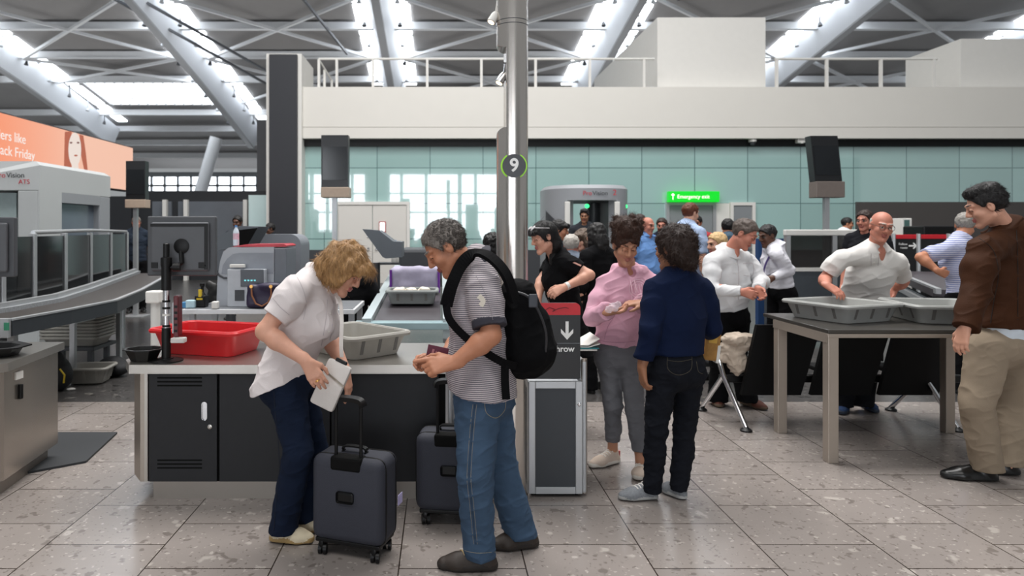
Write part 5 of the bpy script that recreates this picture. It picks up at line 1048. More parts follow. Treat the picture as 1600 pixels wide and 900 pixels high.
        k.cone(P(.12, .012), P(.66, .012), .037 * w, .050 * w, 1, .003, None, st_); k.cone(P(.66, .012), P(.875, .012), .050 * w, .035 * w, 1, .003, None, st_)
        sh = k.build('shoe', [so['m'], so['sole_m']], t, min(res, .006))
        if so.get('lace'):
            lb = MB(); bv = BVHTree.FromPolygons([v.co for v in sh.data.vertices], [p_.vertices for p_ in sh.data.polygons]); w0 = worldloc(sh)
            for f in (.34, .42, .50, .58):
                pl = []
                for so_ in (-.026, -.013, 0, .013, .026):
                    hh = bv.ray_cast(V(*(P(f, .3) + side * so_ + d * so_ * .4)) - w0, V(0, 0, -1))
                    if hh[0] is not None: pl.append(hh[0] + w0 + V(0, 0, .0015))
                if len(pl) > 2: lb.tube(pl, .0034, 6)
            lb.build('lace', so['lace'], sh)
        if so.get('patch'):
            c0 = P(.0, .035); pb = MB(); pb.box(c0 - A((.008, .008, .02)), c0 + A((.008, .008, .035)), .003); pb.build('heel_tab', so['patch'], sh)
    LAST.clear(); LAST.update(parts)
    return t, L, ax, (R, F, U)
def ribbon(b, pts, w, th, nrms):
    pts = [Vector(p) for p in pts]; R_ = []
    for i, p in enumerate(pts):
        t = (pts[min(i + 1, len(pts) - 1)] - pts[max(i - 1, 0)]).normalized(); n = Vector(nrms[i] if isinstance(nrms, list) else nrms); n = (n - t * n.dot(t)).normalized(); x = t.cross(n)
        R_.append([p + x * w / 2 + n * th / 2, p - x * w / 2 + n * th / 2, p - x * w / 2 - n * th / 2, p + x * w / 2 - n * th / 2])
    b.rings(R_)
def smooth_pts(pts, n=6):
    P_ = [A(p) for p in pts]; out = []
    for i in range(len(P_) - 1):
        p0, p1, p2, p3 = P_[max(i - 1, 0)], P_[i], P_[i + 1], P_[min(i + 2, len(P_) - 1)]
        for k in range(n):
            t = k / n; out.append(Vector(.5 * (2 * p1 + (p2 - p0) * t + (2 * p0 - 5 * p1 + 4 * p2 - p3) * t * t + (3 * p1 - p0 - 3 * p2 + p3) * t ** 3)))
    return out + [Vector(P_[-1])]
# ================================================================== the people in front
def gg(px, py): return A(gnd(px, py)) + A((0, 0, .008))
def feet(J, L, R, up=.085, back=.055):
    for sd, (hx, hy, tx, ty) in (('L', L), ('R', R)):
        J['heel' + sd], J['toe' + sd] = gg(hx, hy), gg(tx, ty)
        if 'an' + sd not in J: d = nrm(J['toe' + sd] - J['heel' + sd]); J['an' + sd] = J['heel' + sd] + d * back + A((0, 0, up))
pale = skin('skin_pale', '#cf9a82', '#a85f58'); tan = skin('skin_tan', '#b57a5c', '#8f5046'); brown = skin('skin_brown', '#9a6a4e', '#84493f'); honey = skin('skin_honey', '#b98468', '#a5665a'); deep = skin('skin_deep', '#5e3d2d', '#5c3630'); fair = skin('skin_fair', '#d3a088', '#ad6a62'); ruddy = skin('skin_ruddy', '#bf7d68', '#9a554c')
h_blonde = hairm('hair_blonde', '#a07a4e', .55); h_grey = hairm('hair_grey', '#77706a', .5); h_dark = hairm('hair_dark_brown', '#2a1a13', .5); h_black = hairm('hair_black', '#0f0c0c', .3); h_brown = hairm('hair_mid_brown', '#5a4a3e', .4); h_ginger = hairm('hair_auburn', '#5a2c18', .4); h_white = hairm('hair_pale_grey', '#b0aaa2', .3); h_pblonde = hairm('hair_pale_blonde', '#c9a878', .4); h_curl = hairm('hair_curly_brown', '#3a2216', .6)
denim = cloth('denim_dark', '#151e30', .35, .9, 12, .4, 400); denim2 = cloth('denim_mid', '#3f5268', .3, .9, 9, .4, 400); black_c = cloth('cloth_black', '#0f0f11', .15); 
wh_shirt = cloth('shirt_white', '#d9d1d0', .05); sole_b = mat('sole_brown', '#5a4a3a', .7); sole_w = mat('sole_white', '#cfcac2', .6); sole_k = mat('sole_black', '#121212', .6)
# ---- woman in the white blouse
J = dict(hd=a3(538, 420, 3.40), hf=A((.74, -.22, -.62)), hu=A((.58, -.1, .78)), nk=a3(497, 442, 3.44), pel=a3(452, 585, 3.43), wst=a3(462, 525, 3.43),
         shR=a3(462, 452, 3.26), shL=a3(505, 458, 3.60), elR=a3(413, 518, 3.20), wrR=a3(478, 564, 3.14), elL=a3(512, 522, 3.62), wrL=a3(540, 580, 3.48),
         hpR=a3(446, 602, 3.35), hpL=a3(462, 602, 3.53), knR=a3(466, 706, 3.31), knL=a3(492, 706, 3.52))
feet(J, (452, 829, 503, 830), (424, 845, 489, 848))
J['anR'] = a3(443, 822, 3.40); J['anL'] = a3(476, 812, 3.55)
T, L, ax, fr = person('woman in a white blouse and dark jeans stooping over a suitcase', J, dict(g=.97, fat=1.06, res=.0045, skin=pale, hairm=h_blonde, hair='bob', hs=1.02, bust=.02, seed=4, strands=7000, slen=.045,
    top=dict(m=[wh_shirt], name='blouse', sleeve='short', sfrac=.66, sr=.066, pad=.014, hempt=a3(448, 592, 3.43), hemn=nrm(A((-.45, 0, 1))), flare=.03, collar='polo', wr=.007, wf=(10, 10, 8)),
    bottom=dict(m=denim, thigh=.098, knee=.072, hemr=.072, hemz=.05, calf=1.0, hem=-.05, wr=.006), shoes=dict(m=cloth('canvas_cream', '#c9bda4', .12), sole_m=mat('sole_tan', '#9a7f52', .7), lace=mat('lace_cream', '#d9d0bd', .8)),
    handR=dict(d=(.52, -.05, -.85), n=(-.1, 1, -.1), t=(.9, .2, .4), curl=[.35, .3, .3, .35]), handL=dict(d=(.2, -.1, -1), n=(-1, .3, 0), t=(.1, -1, .2), curl=.3)))
b = MB(); w = J['wrR'] + nrm(A((.52, -.05, -.85))) * .105; b.lathe(w, [(.0125, -.003), (.0125, .003)], 16, (.52, -.05, -.85)); b.build('ring', MATS['brass'], T)
seam_w = mat('seam_white', '#bdb4b6', .9); btn = mat('button_pearl', '#e6e2dc', .3); G, Bt = LAST['top'], LAST['bottom']
stitch(G, [(521, 470), (520, 500), (514, 540), (505, 590)], seam_w, 'placket', w=.004); stitch(G, [(511, 468), (509, 500), (502, 540), (494, 590)], seam_w, 'placket', w=.003); buttons(G, [(516, 490), (514, 518), (508, 545)], btn)
stitch(G, [(452, 418), (468, 440), (478, 470), (474, 500)], seam_w, 'sleeve_seam'); stitch(G, [(427, 466), (438, 480), (452, 492)], seam_w, 'sleeve_hem', w=.003)
stitch(Bt, [(428, 612), (432, 660), (438, 720), (432, 780), (428, 830)], mat('denim_seam', '#0e1626', .9), 'side_seam', r=.0018)
t = thing('white_purse', 'small white shoulder purse open in the hands of the blonde woman', 'bag', at(518, 600, 3.3))
M = Matrix.Translation(at(519, 597, 3.24)) @ Matrix.Rotation(math.radians(24), 4, 'Y') @ Matrix.Rotation(math.radians(-8), 4, 'Z')
purse = mat('purse_white', '#d3cdc8', .55, 0, .06, 20, .2, 120)
b = MB(); b.box((-.062, -.016, -.13), (.062, .022, .10), .014, M); bb = b.build('purse_body', purse, t, smooth=True)
b = MB(); b.box((-.058, -.0205, .02), (.06, -.0165, .028), 0, M @ Matrix.Rotation(.25, 4, 'Y')); b.build('zip', mat('zip_grey', '#8c8478', .4, .5), bb)
b = MB(); b.box((-.03, -.004, .085), (.03, .015, .115), .006, M); b.build('lining', blk, bb)
b = MB(); ribbon(b, smooth_pts([at(534, 558, 3.25), at(533, 535, 3.24), at(534, 500, 3.26), at(531, 470, 3.36), at(520, 452, 3.44)]), .018, .004, (0, -1, 0)); b.build('strap', purse, t)
# ---- man with the backpack
J = dict(hd=a3(697, 388, 3.22), hf=A((-.76, -.05, -.62)), hu=A((-.6, 0, .8)), nk=a3(744, 418, 3.24), pel=a3(754, 596, 3.22), wst=a3(752, 530, 3.22),
         shL=a3(757, 448, 3.05), shR=a3(742, 446, 3.43), elL=a3(768, 524, 2.98), wrL=a3(709, 567, 2.96), elR=a3(720, 530, 3.42), wrR=a3(690, 563, 3.22),
         hpL=a3(748, 622, 3.12), hpR=a3(763, 620, 3.30), knL=a3(742, 738, 3.06), knR=a3(783, 732, 3.32))
feet(J, (776, 889, 684, 887), (838, 853, 770, 858))
J['anL'] = a3(750, 862, 3.13); J['anR'] = a3(812, 828, 3.35)
R_, F_, U_ = frame(J)
st_shirt = stripes('polo_striped', '#b9b0b2', '#56525c', .0085, .56, tuple(U_)); navy_trim = cloth('navy_trim', '#23222c', .1)
T, L, ax, fr = person('grey-haired man in a striped polo and blue jeans with a black backpack', J, dict(g=1.03, fat=1.07, res=.0045, skin=tan, hairm=h_grey, hair='short', hs=1.03, belly=.025, seed=9, strands=9000, slen=.026, hairm2=hairm('hair_grey_dark', '#3f3833', .5),
    top=dict(m=[st_shirt, mat('cuff_navy', '#2b2a34', .8)], name='polo_shirt', sleeve='short', sfrac=.82, sr=.068, pad=.014, cuff=True, hempt=a3(754, 610, 3.22), hemn=nrm(A((.10, 0, 1))), flare=.05, collar='polo', collarm=1, wr=.006, wf=(8, 8, 10)),
    bottom=dict(m=denim2, thigh=.100, knee=.078, hemr=.070, hemz=.055, calf=1.0, hem=-.055, wr=.008, wf=(13, 13, 18)), shoes=dict(m=mat('shoe_brown', '#2b211a', .6, 0, .2, 30), sole_m=mat('sole_dark', '#211a15', .7), lace=mat('lace_tan', '#a08b62', .8), w=1.05),
    handL=dict(d=(-.98, -.05, -.12), n=(0, .75, -.55), t=(-.1, .25, 1), curl=[.1, .95, 1.1, 1.2], sc=1.05), handR=dict(d=(-1, -.1, .05), n=(.1, -.6, -.5), t=(0, .1, 1), curl=.8)))
G, Bt = LAST['top'], LAST['bottom']; sd_ = mat('denim_seam_mid', '#2a3a4e', .9); tn = mat('stitch_tan', '#8d8470', .8)
stitch(Bt, [(742, 632), (738, 667), (733, 743), (737, 787), (743, 850)], sd_, 'side_seam', r=.0022); stitch(Bt, [(739, 632), (735, 667), (730, 743), (734, 787), (740, 850)], tn, 'seam_stitch', r=.0009); stitch(Bt, [(745, 632), (741, 667), (736, 743), (740, 787), (746, 850)], tn, 'seam_stitch', r=.0009)
stitch(Bt, [(757, 628), (760, 645), (775, 653), (788, 641), (790, 626)], tn, 'back_pocket', r=.0014); stitch(Bt, [(718, 858), (745, 864), (778, 862)], tn, 'hem_stitch', r=.001)
stitch(G, [(735, 420), (752, 445), (765, 480), (770, 500)], mat('seam_grey', '#7d787c', .9), 'sleeve_seam'); stitch(G, [(748, 462), (755, 470), (751, 478)], mat('print_cream', '#c9c1b4', .9), 'sleeve_logo', w=.022)
t = thing('passport', 'maroon passport held in the hands of the man in the striped polo', 'passport', at(683, 553, 3.08))
M = Matrix.Translation(at(684, 553, 3.07)) @ Matrix.Rotation(math.radians(12), 4, 'Y')
b = MB(); b.box((-.05, -.003, -.04), (.045, .003, .034), .0015, M); cv = b.build('cover', mat('maroon_cover', '#5a1530', .5), t)
b = MB(); b.box((-.028, -.0038, -.02), (-.018, -.0032, .018), 0, M); b.box((-.012, -.0038, -.02), (-.004, -.0032, .012), 0, M); b.build('gold_print', mat('print_faded', '#a86a70', .5), cv)
# ---- backpack
t = thing('backpack', 'black backpack worn by the man in the striped polo', 'backpack', at(818, 520, 3.2)); bpk = mat('backpack_black', '#08080a', .85, 0, .2, 20, .3, 200, spec=.12)
s = Soft(); s.cone(a3(812, 462, 3.22), a3(822, 548, 3.22), .085, .125, 0, .04, (A((0, 1, 0)), .85)); s.cone(a3(838, 500, 3.22), a3(838, 545, 3.22), .06, .09, 0, .04); s.ell(a3(800, 520, 3.2), (.05, .14, .2), None, 0, .05)
bd = s.build('pack_body', bpk, t, .006, wrinkle(.006, (14, 14, 10), 5))
b = MB(); b.tube(smooth_pts([at(800, 455, 3.08), at(830, 468, 3.06), at(853, 520, 3.08), at(848, 575, 3.12)]), .006, 8); b.build('zip_seam', mat('zip_dark', '#2a2a2e', .4), bd)
b = MB(); b.box(V(*a3(833, 470, 3.05)) - V(.02, .006, .03), V(*a3(833, 470, 3.05)) + V(.02, .006, .03), .005); b.build('mesh_pocket', mat('pocket_grey', '#3a3d44', .5), bd)
b = MB(); ribbon(b, smooth_pts([at(805, 470, 3.05), at(790, 428, 3.03), at(765, 401, 3.05), at(742, 396, 3.10), at(722, 412, 3.10), at(706, 445, 3.06), at(697, 478, 3.04)]), .055, .018, [(.3, -.6, .7)] * 37); b.build('shoulder_strap', bpk, t)
b = MB(); ribbon(b, smooth_pts([at(697, 474, 3.04), at(702, 498, 3.02), at(722, 522, 3.02), at(752, 546, 3.00), at(785, 566, 3.0), at(806, 572, 3.06)]), .034, .008, (-.1, -1, .1)); b.build('lower_strap', bpk, t)
b = MB(); ribbon(b, smooth_pts([at(789, 570, 3.01), at(789, 596, 3.0), at(791, 624, 3.0)]), .035, .006, (0, -1, 0)); b.build('loose_strap', bpk, t)
# ---- suitcases
def suitcase(label, c, yaw, rod, W=.36, D=.21, H=.405, tagm=None):
    t = thing('suitcase', label, 'suitcase', (c[0], c[1], 0)); M = Matrix.Translation(V(c[0], c[1], 0)) @ Matrix.Rotation(yaw, 4, 'Z')
    fab = mat('suitcase_fabric', '#2d2f39', .75, 0, .08, 40, .3, 300); z0 = .075
    b = MB(); b.box((-W / 2, -D / 2, z0), (W / 2, D / 2, z0 + H), .045, M, 4); sh = b.build('shell', fab, t, smooth=True)
    b = MB()
    b.box((-W / 2 + .05, D / 2 - .02, z0 + .05), (W / 2 - .05, D / 2 + .035, z0 + H - .08), .025, M); b.build('front_pocket', fab, sh, smooth=True)
    for y in (-D / 2 + .048, D / 2 - .045):
        R_ = []; n = 40; b = MB(); pts = []
        for k in range(n):
            a = 2 * math.pi * k / n; u, v = math.cos(a), math.sin(a); e = .22; pts.append(M @ V(W / 2 * math.copysign(abs(u) ** e, u), y, z0 + H / 2 + H / 2 * math.copysign(abs(v) ** e, v)))
        b.tube(pts + [pts[0]], .005, 6, False); b.build('piping', blk, sh)
    b = MB(); b.box((-.045, -D / 2 - .006, z0 + H - .21), (.045, -D / 2 + .002, z0 + H - .155), .012, M); b.build('badge', blk, sh)
    b = MB(); b.box((-.08, -D / 2 - .004, z0 + H - .062), (.08, -D / 2 + .075, z0 + H + .004), .012, M); b.build('handle_recess', blkm, sh)
    b = MB()
    ribbon(b, [M @ Vector(p) for p in smooth_pts([V(-.06, 0, z0 + H), V(-.05, 0, z0 + H + .025), V(.05, 0, z0 + H + .025), V(.06, 0, z0 + H)], 4)], .03, .008, M.to_3x3() @ V(0, 0, 1)); b.build('carry_handle', blk, t)
    zr = z0 + H + rod
    for x in (-.065, .065): b = MB(); b.tube([M @ V(x, -D / 2 + .035, z0 + H - .05), M @ V(x, -D / 2 + .035, zr)], .0085, 10); b.build('handle_rod', blk, t)
    b = MB(); ribbon(b, [M @ Vector(p) for p in smooth_pts([V(-.078, -D / 2 + .035, zr - .025), V(-.06, -D / 2 + .035, zr + .002), V(0, -D / 2 + .035, zr + .008), V(.06, -D / 2 + .035, zr + .002), V(.078, -D / 2 + .035, zr - .025)], 4)], .032, .022, M.to_3x3() @ V(0, -.2, 1)); b.build('grip', blk, t, smooth=True)
    b = MB(); b.box((-W / 2 + .02, -D / 2 + .015, z0 - .012), (W / 2 - .02, D / 2 - .015, z0 + .01), .006, M); b.build('base', blk, t)
    for x in (-W / 2 + .05, W / 2 - .05):
        for y in (-D / 2 + .035, D / 2 - .035):
            b = MB(); b.lathe(M @ V(x - .012, y, .026), [(.026, -.008), (.026, .008)], 16, M.to_3x3() @ V(1, .3, 0)); b.lathe(M @ V(x + .014, y, .026), [(.026, -.008), (.026, .008)], 16, M.to_3x3() @ V(1, .3, 0)); b.box((x - .012, y - .02, .03), (x + .012, y + .02, z0 - .005), .004, M); b.build('wheel', blk, t, smooth=True)
    if tagm:
        b = MB(); b.box((W / 2 + .004, D / 2 - .03, z0 + .14), (W / 2 + .007, D / 2 + .025, z0 + .19), .001, M); b.build('luggage_tag', tagm, t)
    return t
suitcase('dark grey suitcase with a raised handle in front of the blonde woman', (-.412, 3.30), math.radians(-19), .265, W=.375, tagm=mat('tag_lilac', '#b9b0d8', .6))
suitcase('dark grey suitcase standing by the counter behind the man in jeans', (.06, 3.66), math.radians(-8), .27)
# ---- girl in the pink hoodie
J = dict(hd=a3(977, 384, 4.42), hf=A((.05, -.90, -.42)), hu=A((.03, -.42, .9)), nk=a3(984, 430, 4.52), pel=a3(968, 545, 4.5), wst=a3(972, 495, 4.5),
         shR=a3(947, 444, 4.5), shL=a3(1024, 446, 4.52), elR=a3(926, 496, 4.42), wrR=a3(948, 488, 4.22), elL=a3(1036, 500, 4.42), wrL=a3(1004, 474, 4.22),
         hpR=a3(952, 562, 4.5), hpL=a3(984, 562, 4.46), knR=a3(958, 636, 4.46), knL=a3(992, 640, 4.36))
feet(J, (967, 722, 921, 732), (1003, 738, 996, 752)); J['heelR'], J['toeR'], J['heelL'], J['toeL'] = J['heelL'], J['toeL'], J['heelR'], J['toeR']
J['anR'] = J['heelR'] + nrm(J['toeR'] - J['heelR']) * .055 + A((0, 0, .09)); J['anL'] = J['heelL'] + nrm(J['toeL'] - J['heelL']) * .055 + A((0, 0, .09))
pink = cloth('hoodie_pink', '#d3a3b4', .07, .95, 18, .3, 200)
sock = cloth('sock_black', '#141416')
T, L, ax, fr = person('girl in a pink hoodie with curly hair tied up', J, dict(g=.93, fat=1.0, res=.005, skin=honey, hairm=h_curl, hair='bun', hs=.98, bust=.01, seed=14, strands=6000, slen=.035,
    top=dict(m=[pink], name='hoodie', sleeve='long', sr=.070, loose=True, pad=.028, hem=.01, hempt=a3(967, 541, 4.5), collar='hood', wr=.010, wf=(8, 8, 9), flare=-.01),
    bottom=dict(m=cloth('jogger_grey', '#6b6b6f', .1), thigh=.088, knee=.062, hemr=.05, hem=.055, wr=.007), shoes=dict(m=cloth('shoe_knit_sand', '#c5b4a6', .12), sole_m=sole_w, lace=mat('lace_white', '#e4e0da', .8), patch=mat('heel_coral', '#b4524c', .6)),
    handR=dict(d=(.9, -.35, .1), n=(0, -.1, 1), t=(.2, -1, .1), curl=.55), handL=dict(d=(-1, -.15, .02), n=(.05, .3, -1), t=(-.1, -.6, -.8), curl=[.35, .45, .5, .55])))
b = MB(); b.lathe(V(*along(J['wrL'], J['elL'], .12)), [(.029, -.018), (.031, 0), (.029, .018)], 18, V(*(J['elL'] - J['wrL']))); b.build('watch', mat('watch_white', '#d6d4d0', .4), T)
stitch(LAST['top'], [(931, 530), (950, 534), (972, 535), (992, 533)], mat('seam_pink', '#b98a9b', .9), 'waistband_seam', r=.0025); stitch(LAST['top'], [(944, 530), (950, 510), (958, 498)], mat('seam_pink', '#b98a9b'), 'pocket_edge', r=.002)
pp_ = mat('print_pink', '#e8c8d3', .8)
for r_ in (14, 10.5): stitch(LAST['top'], [(997 + r_ * math.cos(k * math.pi / 6), 451 + r_ * math.sin(k * math.pi / 6)) for k in range(13)], pp_, 'chest_print', r=.0022, n=3)
for k in range(4): stitch(LAST['top'], [(990 + k * 4, 444), (993 + k * 4, 458)], pp_, 'chest_print', r=.002, n=3)
for dx, zz in ((-.014, .13), (.012, .1)):
    b = MB(); c1 = V(*(J['nk'] + fr[1] * .125 + fr[0] * dx - fr[2] * .03)); b.tube([c1, c1 + V(0, -.045, -.06), c1 + V(0, -.05, -.06 - zz)], .0035, 6); b.build('drawstring', mat('cord_pink', '#e0b6c4', .8), T)
q = at(957, 478, 4.13); sw_ = Soft(); rnd = random.Random(8)
for k in range(6): sw_.ell((q.x + rnd.uniform(-.03, .03), q.y + rnd.uniform(-.02, .02), q.z + rnd.uniform(-.03, .035)), (.022, .012, .02), None, 0, .008)
tag(sw_.build('plastic_wrapper', mat('clear_wrap', '#e8d6dc', .12, 0, .05, 40, alpha=.45), None, .004, lambda p, n: .004 * vnoise(p * 90, 3)), 'crumpled clear plastic wrapper in the hands of the pink-hoodie girl', 'wrapper')
# ---- woman in the navy jumper, from behind
J = dict(hd=a3(1051, 389, 3.93), hf=A((-.62, .76, -.12)), hu=A((-.05, .05, 1)), nk=a3(1060, 432, 3.93), pel=a3(1056, 562, 3.93), wst=a3(1060, 505, 3.92),
         shL=a3(1023, 452, 3.90), shR=a3(1098, 452, 4.0), elL=a3(1017, 518, 3.82), wrL=a3(1003, 573, 3.84), elR=a3(1114, 512, 4.02), wrR=a3(1109, 520, 4.27),
         hpL=a3(1036, 580, 3.9), hpR=a3(1076, 578, 3.96), knL=a3(1025, 672, 3.9), knR=a3(1070, 668, 3.98))
feet(J, (1026, 779, 967, 781), (1068, 781, 1037, 766)); J['anL'] = a3(1020, 755, 3.92); J['anR'] = a3(1062, 752, 3.95)
navy = cloth('jumper_navy', '#101a33', .1, .95, 30, .3, 220)
T, L, ax, fr = person('woman in a navy jumper and dark jeans seen from behind', J, dict(g=.97, fat=1.02, res=.005, skin=brown, hairm=h_dark, hair='low', hs=1.0, bust=.01, seed=23, strands=6000, slen=.04,
    top=dict(m=[navy], name='jumper', sleeve='3q', sfrac=.78, sr=.066, loose=True, pad=.02, hempt=a3(1055, 551, 3.93), collar='crew', wr=.006, wf=(8, 8, 7), flare=.005),
    bottom=dict(m=cloth('denim_black', '#15171d', .3, .9, 30), thigh=.092, knee=.064, hemr=.052, hem=-.06, hemz=.05, wr=.008, wf=(14, 14, 22)), shoes=dict(m=cloth('shoe_grey_knit', '#7e8185', .3, .9, 90), sole_m=mat('sole_grey', '#9a9a98', .7), lace=mat('lace_white', '#e4e0da'), sole=.015, patch=mat('heel_white', '#c9c9c5', .6)),
    handL=dict(d=(.12, .1, -1), n=(.9, .2, 0), t=(-.2, 1, 0), curl=.45), handR=dict(d=(-.3, .9, -.2), n=(-1, 0, 0), t=(0, .2, 1), curl=.7)))
sb_ = mat('denim_stitch_dark', '#4a4438', .9); stitch(LAST['bottom'], [(1043, 558), (1044, 577), (1060, 586), (1079, 578), (1081, 557)], sb_, 'back_pocket', r=.0013); stitch(LAST['bottom'], [(1043, 563), (1062, 565), (1081, 561)], sb_, 'pocket_top', r=.0011); stitch(LAST['bottom'], [(1088, 565), (1091, 580), (1098, 584)], sb_, 'back_pocket', r=.0013)
t = thing('tan_bag', 'tan and yellow paper bag held by the woman in the navy jumper', 'bag', at(1112, 540, 4.1)); M = Matrix.Translation(at(1112, 535, 4.24)) @ Matrix.Rotation(.12, 4, 'Y')
b = MB(); b.box((-.045, -.03, -.11), (.045, .03, .10), .012, M); bb = b.build('bag_body', mat('bag_ochre', '#9a6f33', .7, 0, .35, 30), t); b = MB(); b.box((.028, -.031, -.12), (.048, .02, -.01), .003, M); b.build('paper', white, bb)
b = MB(); b.box((-.03, -.0315, .0), (.02, -.0302, .06), 0, M); b.build('yellow_patch', mat('patch_yellow', '#c39a3d', .6), bb)
# ---- man in the brown jacket
J = dict(hd=a3(1541, 322, 4.25), hf=A((-.80, .46, -.40)), hu=A((-.38, .1, .92)), nk=a3(1572, 362, 4.30), pel=a3(1566, 526, 4.27), wst=a3(1572, 455, 4.27),
         shL=a3(1534, 390, 4.10), shR=a3(1612, 388, 4.50), elL=a3(1524, 458, 4.04), wrL=a3(1508, 512, 3.98), elR=a3(1618, 460, 4.56), wrR=a3(1580, 500, 4.68),
         hpL=a3(1544, 548, 4.2), hpR=a3(1584, 546, 4.36), knL=a3(1526, 630, 4.16), knR=a3(1582, 636, 4.40))
feet(J, (1557, 751, 1471, 746), (1590, 742, 1515, 736)); J['anL'] = a3(1541, 724, 4.22); J['anR'] = a3(1576, 720, 4.33)
suede = mat('jacket_brown', '#3a2112', .7, 0, .35, 9, .3, 120, spec=.12)
T, L, ax, fr = person('dark-haired man in a brown jacket and beige trousers at the right edge', J, dict(g=1.06, fat=1.04, res=.0055, skin=pale, hairm=h_black, hair='quiff', hs=1.04, seed=31, strands=5000, slen=.03,
    top=dict(m=[suede], name='jacket', bib=False, sleeve='long', sr=.076, pad=.026, hempt=a3(1568, 512, 4.27), collar='polo', wr=.010, wf=(7, 7, 9), flare=.0, loose=True),
    bottom=dict(m=cloth('chino_beige', '#8a7c6b', .08), thigh=.105, knee=.085, hemr=.080, hem=-.06, hemz=.07, wr=.0075, wf=(9, 9, 10)), shoes=dict(m=mat('leather_black', '#0e0d0d', .3, 0, .1, 30), sole_m=sole_k, w=1.15, top=.02, sole=.03, boot=1),
    handL=dict(d=(-.2, .1, -1), n=(.9, .3, 0), t=(-.4, .8, 0), curl=.4)))
sj = mat('seam_brown', '#170d08', .8); stitch(LAST['top'], [(1530, 372), (1552, 392), (1560, 430), (1553, 470), (1548, 505)], sj, 'sleeve_seam', r=.002); stitch(LAST['top'], [(1588, 360), (1590, 420), (1590, 500)], sj, 'back_seam', r=.002)
s = Soft(); R_, F_, U_ = fr; hp_ = a3(1568, 500, 4.27); s.cone(hp_, a3(1568, 534, 4.27), .178, .185, 0, .02, (F_, 1.35), [(a3(1568, 532, 4.27), A((.0, 0, -1)))]); s.build('shirt_tail', cloth('shirt_pale_blue', '#c2cad2', .05), T, .007, wrinkle(.006, (12, 12, 8), 40))
b = MB(); b.tube([V(*a3(1534, 470, 4.0)), V(*a3(1529, 495, 3.99))], .005, 6); b.build('zip_pull', MATS['brass'], T)
# ---- bald man in the white polo
J = dict(hd=a3(1377, 354, 5.55), hf=A((-.18, -.95, -.22)), hu=A((.08, -.2, .97)), nk=a3(1366, 392, 5.66), pel=a3(1346, 492, 5.9), wst=a3(1352, 450, 5.80),
         shR=a3(1312, 404, 5.62), shL=a3(1402, 408, 5.66), elR=a3(1287, 424, 5.62), wrR=a3(1292, 446, 5.42), elL=a3(1412, 440, 5.95), wrL=a3(1398, 452, 6.05),
         hpR=a3(1330, 510, 5.9), hpL=a3(1362, 510, 5.92), knR=a3(1326, 572, 5.82), knL=a3(1358, 572, 5.88))
J['shR'] = a3(1313, 402, 5.62); J['elR'] = a3(1288, 436, 5.7)
feet(J, (1345, 632, 1370, 647), (1319, 632, 1315, 650)); J['anR'] = a3(1319, 624, 5.85); J['anL'] = a3(1350, 623, 5.85)
T, L, ax, fr = person('bald man in a white polo leaning over the grey trays', J, dict(g=1.02, fat=1.08, res=.0065, skin=ruddy, hairm=h_white, hair='bald', hs=1.03, belly=.02, look='fwd', seed=44, browm=h_white,
    top=dict(m=[cloth('polo_white', '#e2dfdb', .03)], name='polo_shirt', sleeve='short', sfrac=.7, sr=.066, pad=.014, hempt=a3(1348, 478, 5.86), collar='polo', wr=.007, wf=(7, 7, 9)),
    bottom=dict(m=cloth('trouser_charcoal', '#17181c', .1), hemr=.075), shoes=dict(m=cloth('shoe_blue', '#2c3d5c', .15), sole_m=mat('sole_navy', '#27303f', .7)),
    handR=dict(d=(.5, -.6, -.45), n=(.3, .2, -.9), t=(.8, .6, 0), curl=.5), handL=dict(d=(-.3, .3, -.8), n=(-1, 0, 0), t=(0, -1, 0))))
b = MB()
for sg in (-1, 1):
    c0 = L(.033 * sg, .100, .010); b.lathe(V(*c0), [(.024, -.001), (.024, .001), (.0215, .001), (.0215, -.001), (.024, -.001)], 20, V(*ax[1]), False); b.tube([V(*L(.056 * sg, .096, .014)), V(*L(.084 * sg, .0, .016))], .0018, 6)
b.tube([V(*L(-.011, .106, .012)), V(*L(.011, .106, .012))], .002, 6); b.build('glasses', mat('glasses_metal', '#5a5652', .3, .8), T)
buttons(LAST['top'], [(1367, 400), (1366, 410)], btn, .006); stitch(LAST['top'], [(1361, 396), (1361, 415)], seam_w, 'placket', r=.002); stitch(LAST['top'], [(1373, 396), (1372, 415)], seam_w, 'placket', r=.002)
# ---- man in the striped short-sleeved shirt, from behind
J = stand(5.02, 6.5, 1.72, (.45, .9), .02, ('down', 'hip')); J['hd'] = a3(1508, 352, 6.55); J['hf'] = A((.55, .8, -.15)); J['nk'] = a3(1500, 378, 6.5)
J['shL'] = a3(1466, 392, 6.42); J['elL'] = a3(1440, 396, 6.3); J['wrL'] = a3(1466, 424, 6.25); J['shR'] = a3(1530, 392, 6.5); J['elL'] = a3(1438, 402, 6.35)
st2 = stripes('shirt_blue_stripe', '#c3c5d6', '#7d86b2', .020, .55)
person('grey-haired man in a blue striped shirt with a hand on his hip', J, dict(g=1.0, fat=1.05, res=.008, skin=tan, hairm=hairm('hair_salt', '#8b8781', .4), hair='crop', seed=51,
    top=dict(m=[st2], sleeve='short', sfrac=.75, sr=.065, pad=.014, hem=.06, collar='crew', wr=.006), bottom=dict(m=black_c), shoes=dict(m=blk, sole_m=sole_k),
    handL=dict(d=(.9, .2, -.3), n=(.3, .8, 0), t=(0, .3, 1), curl=.5)))
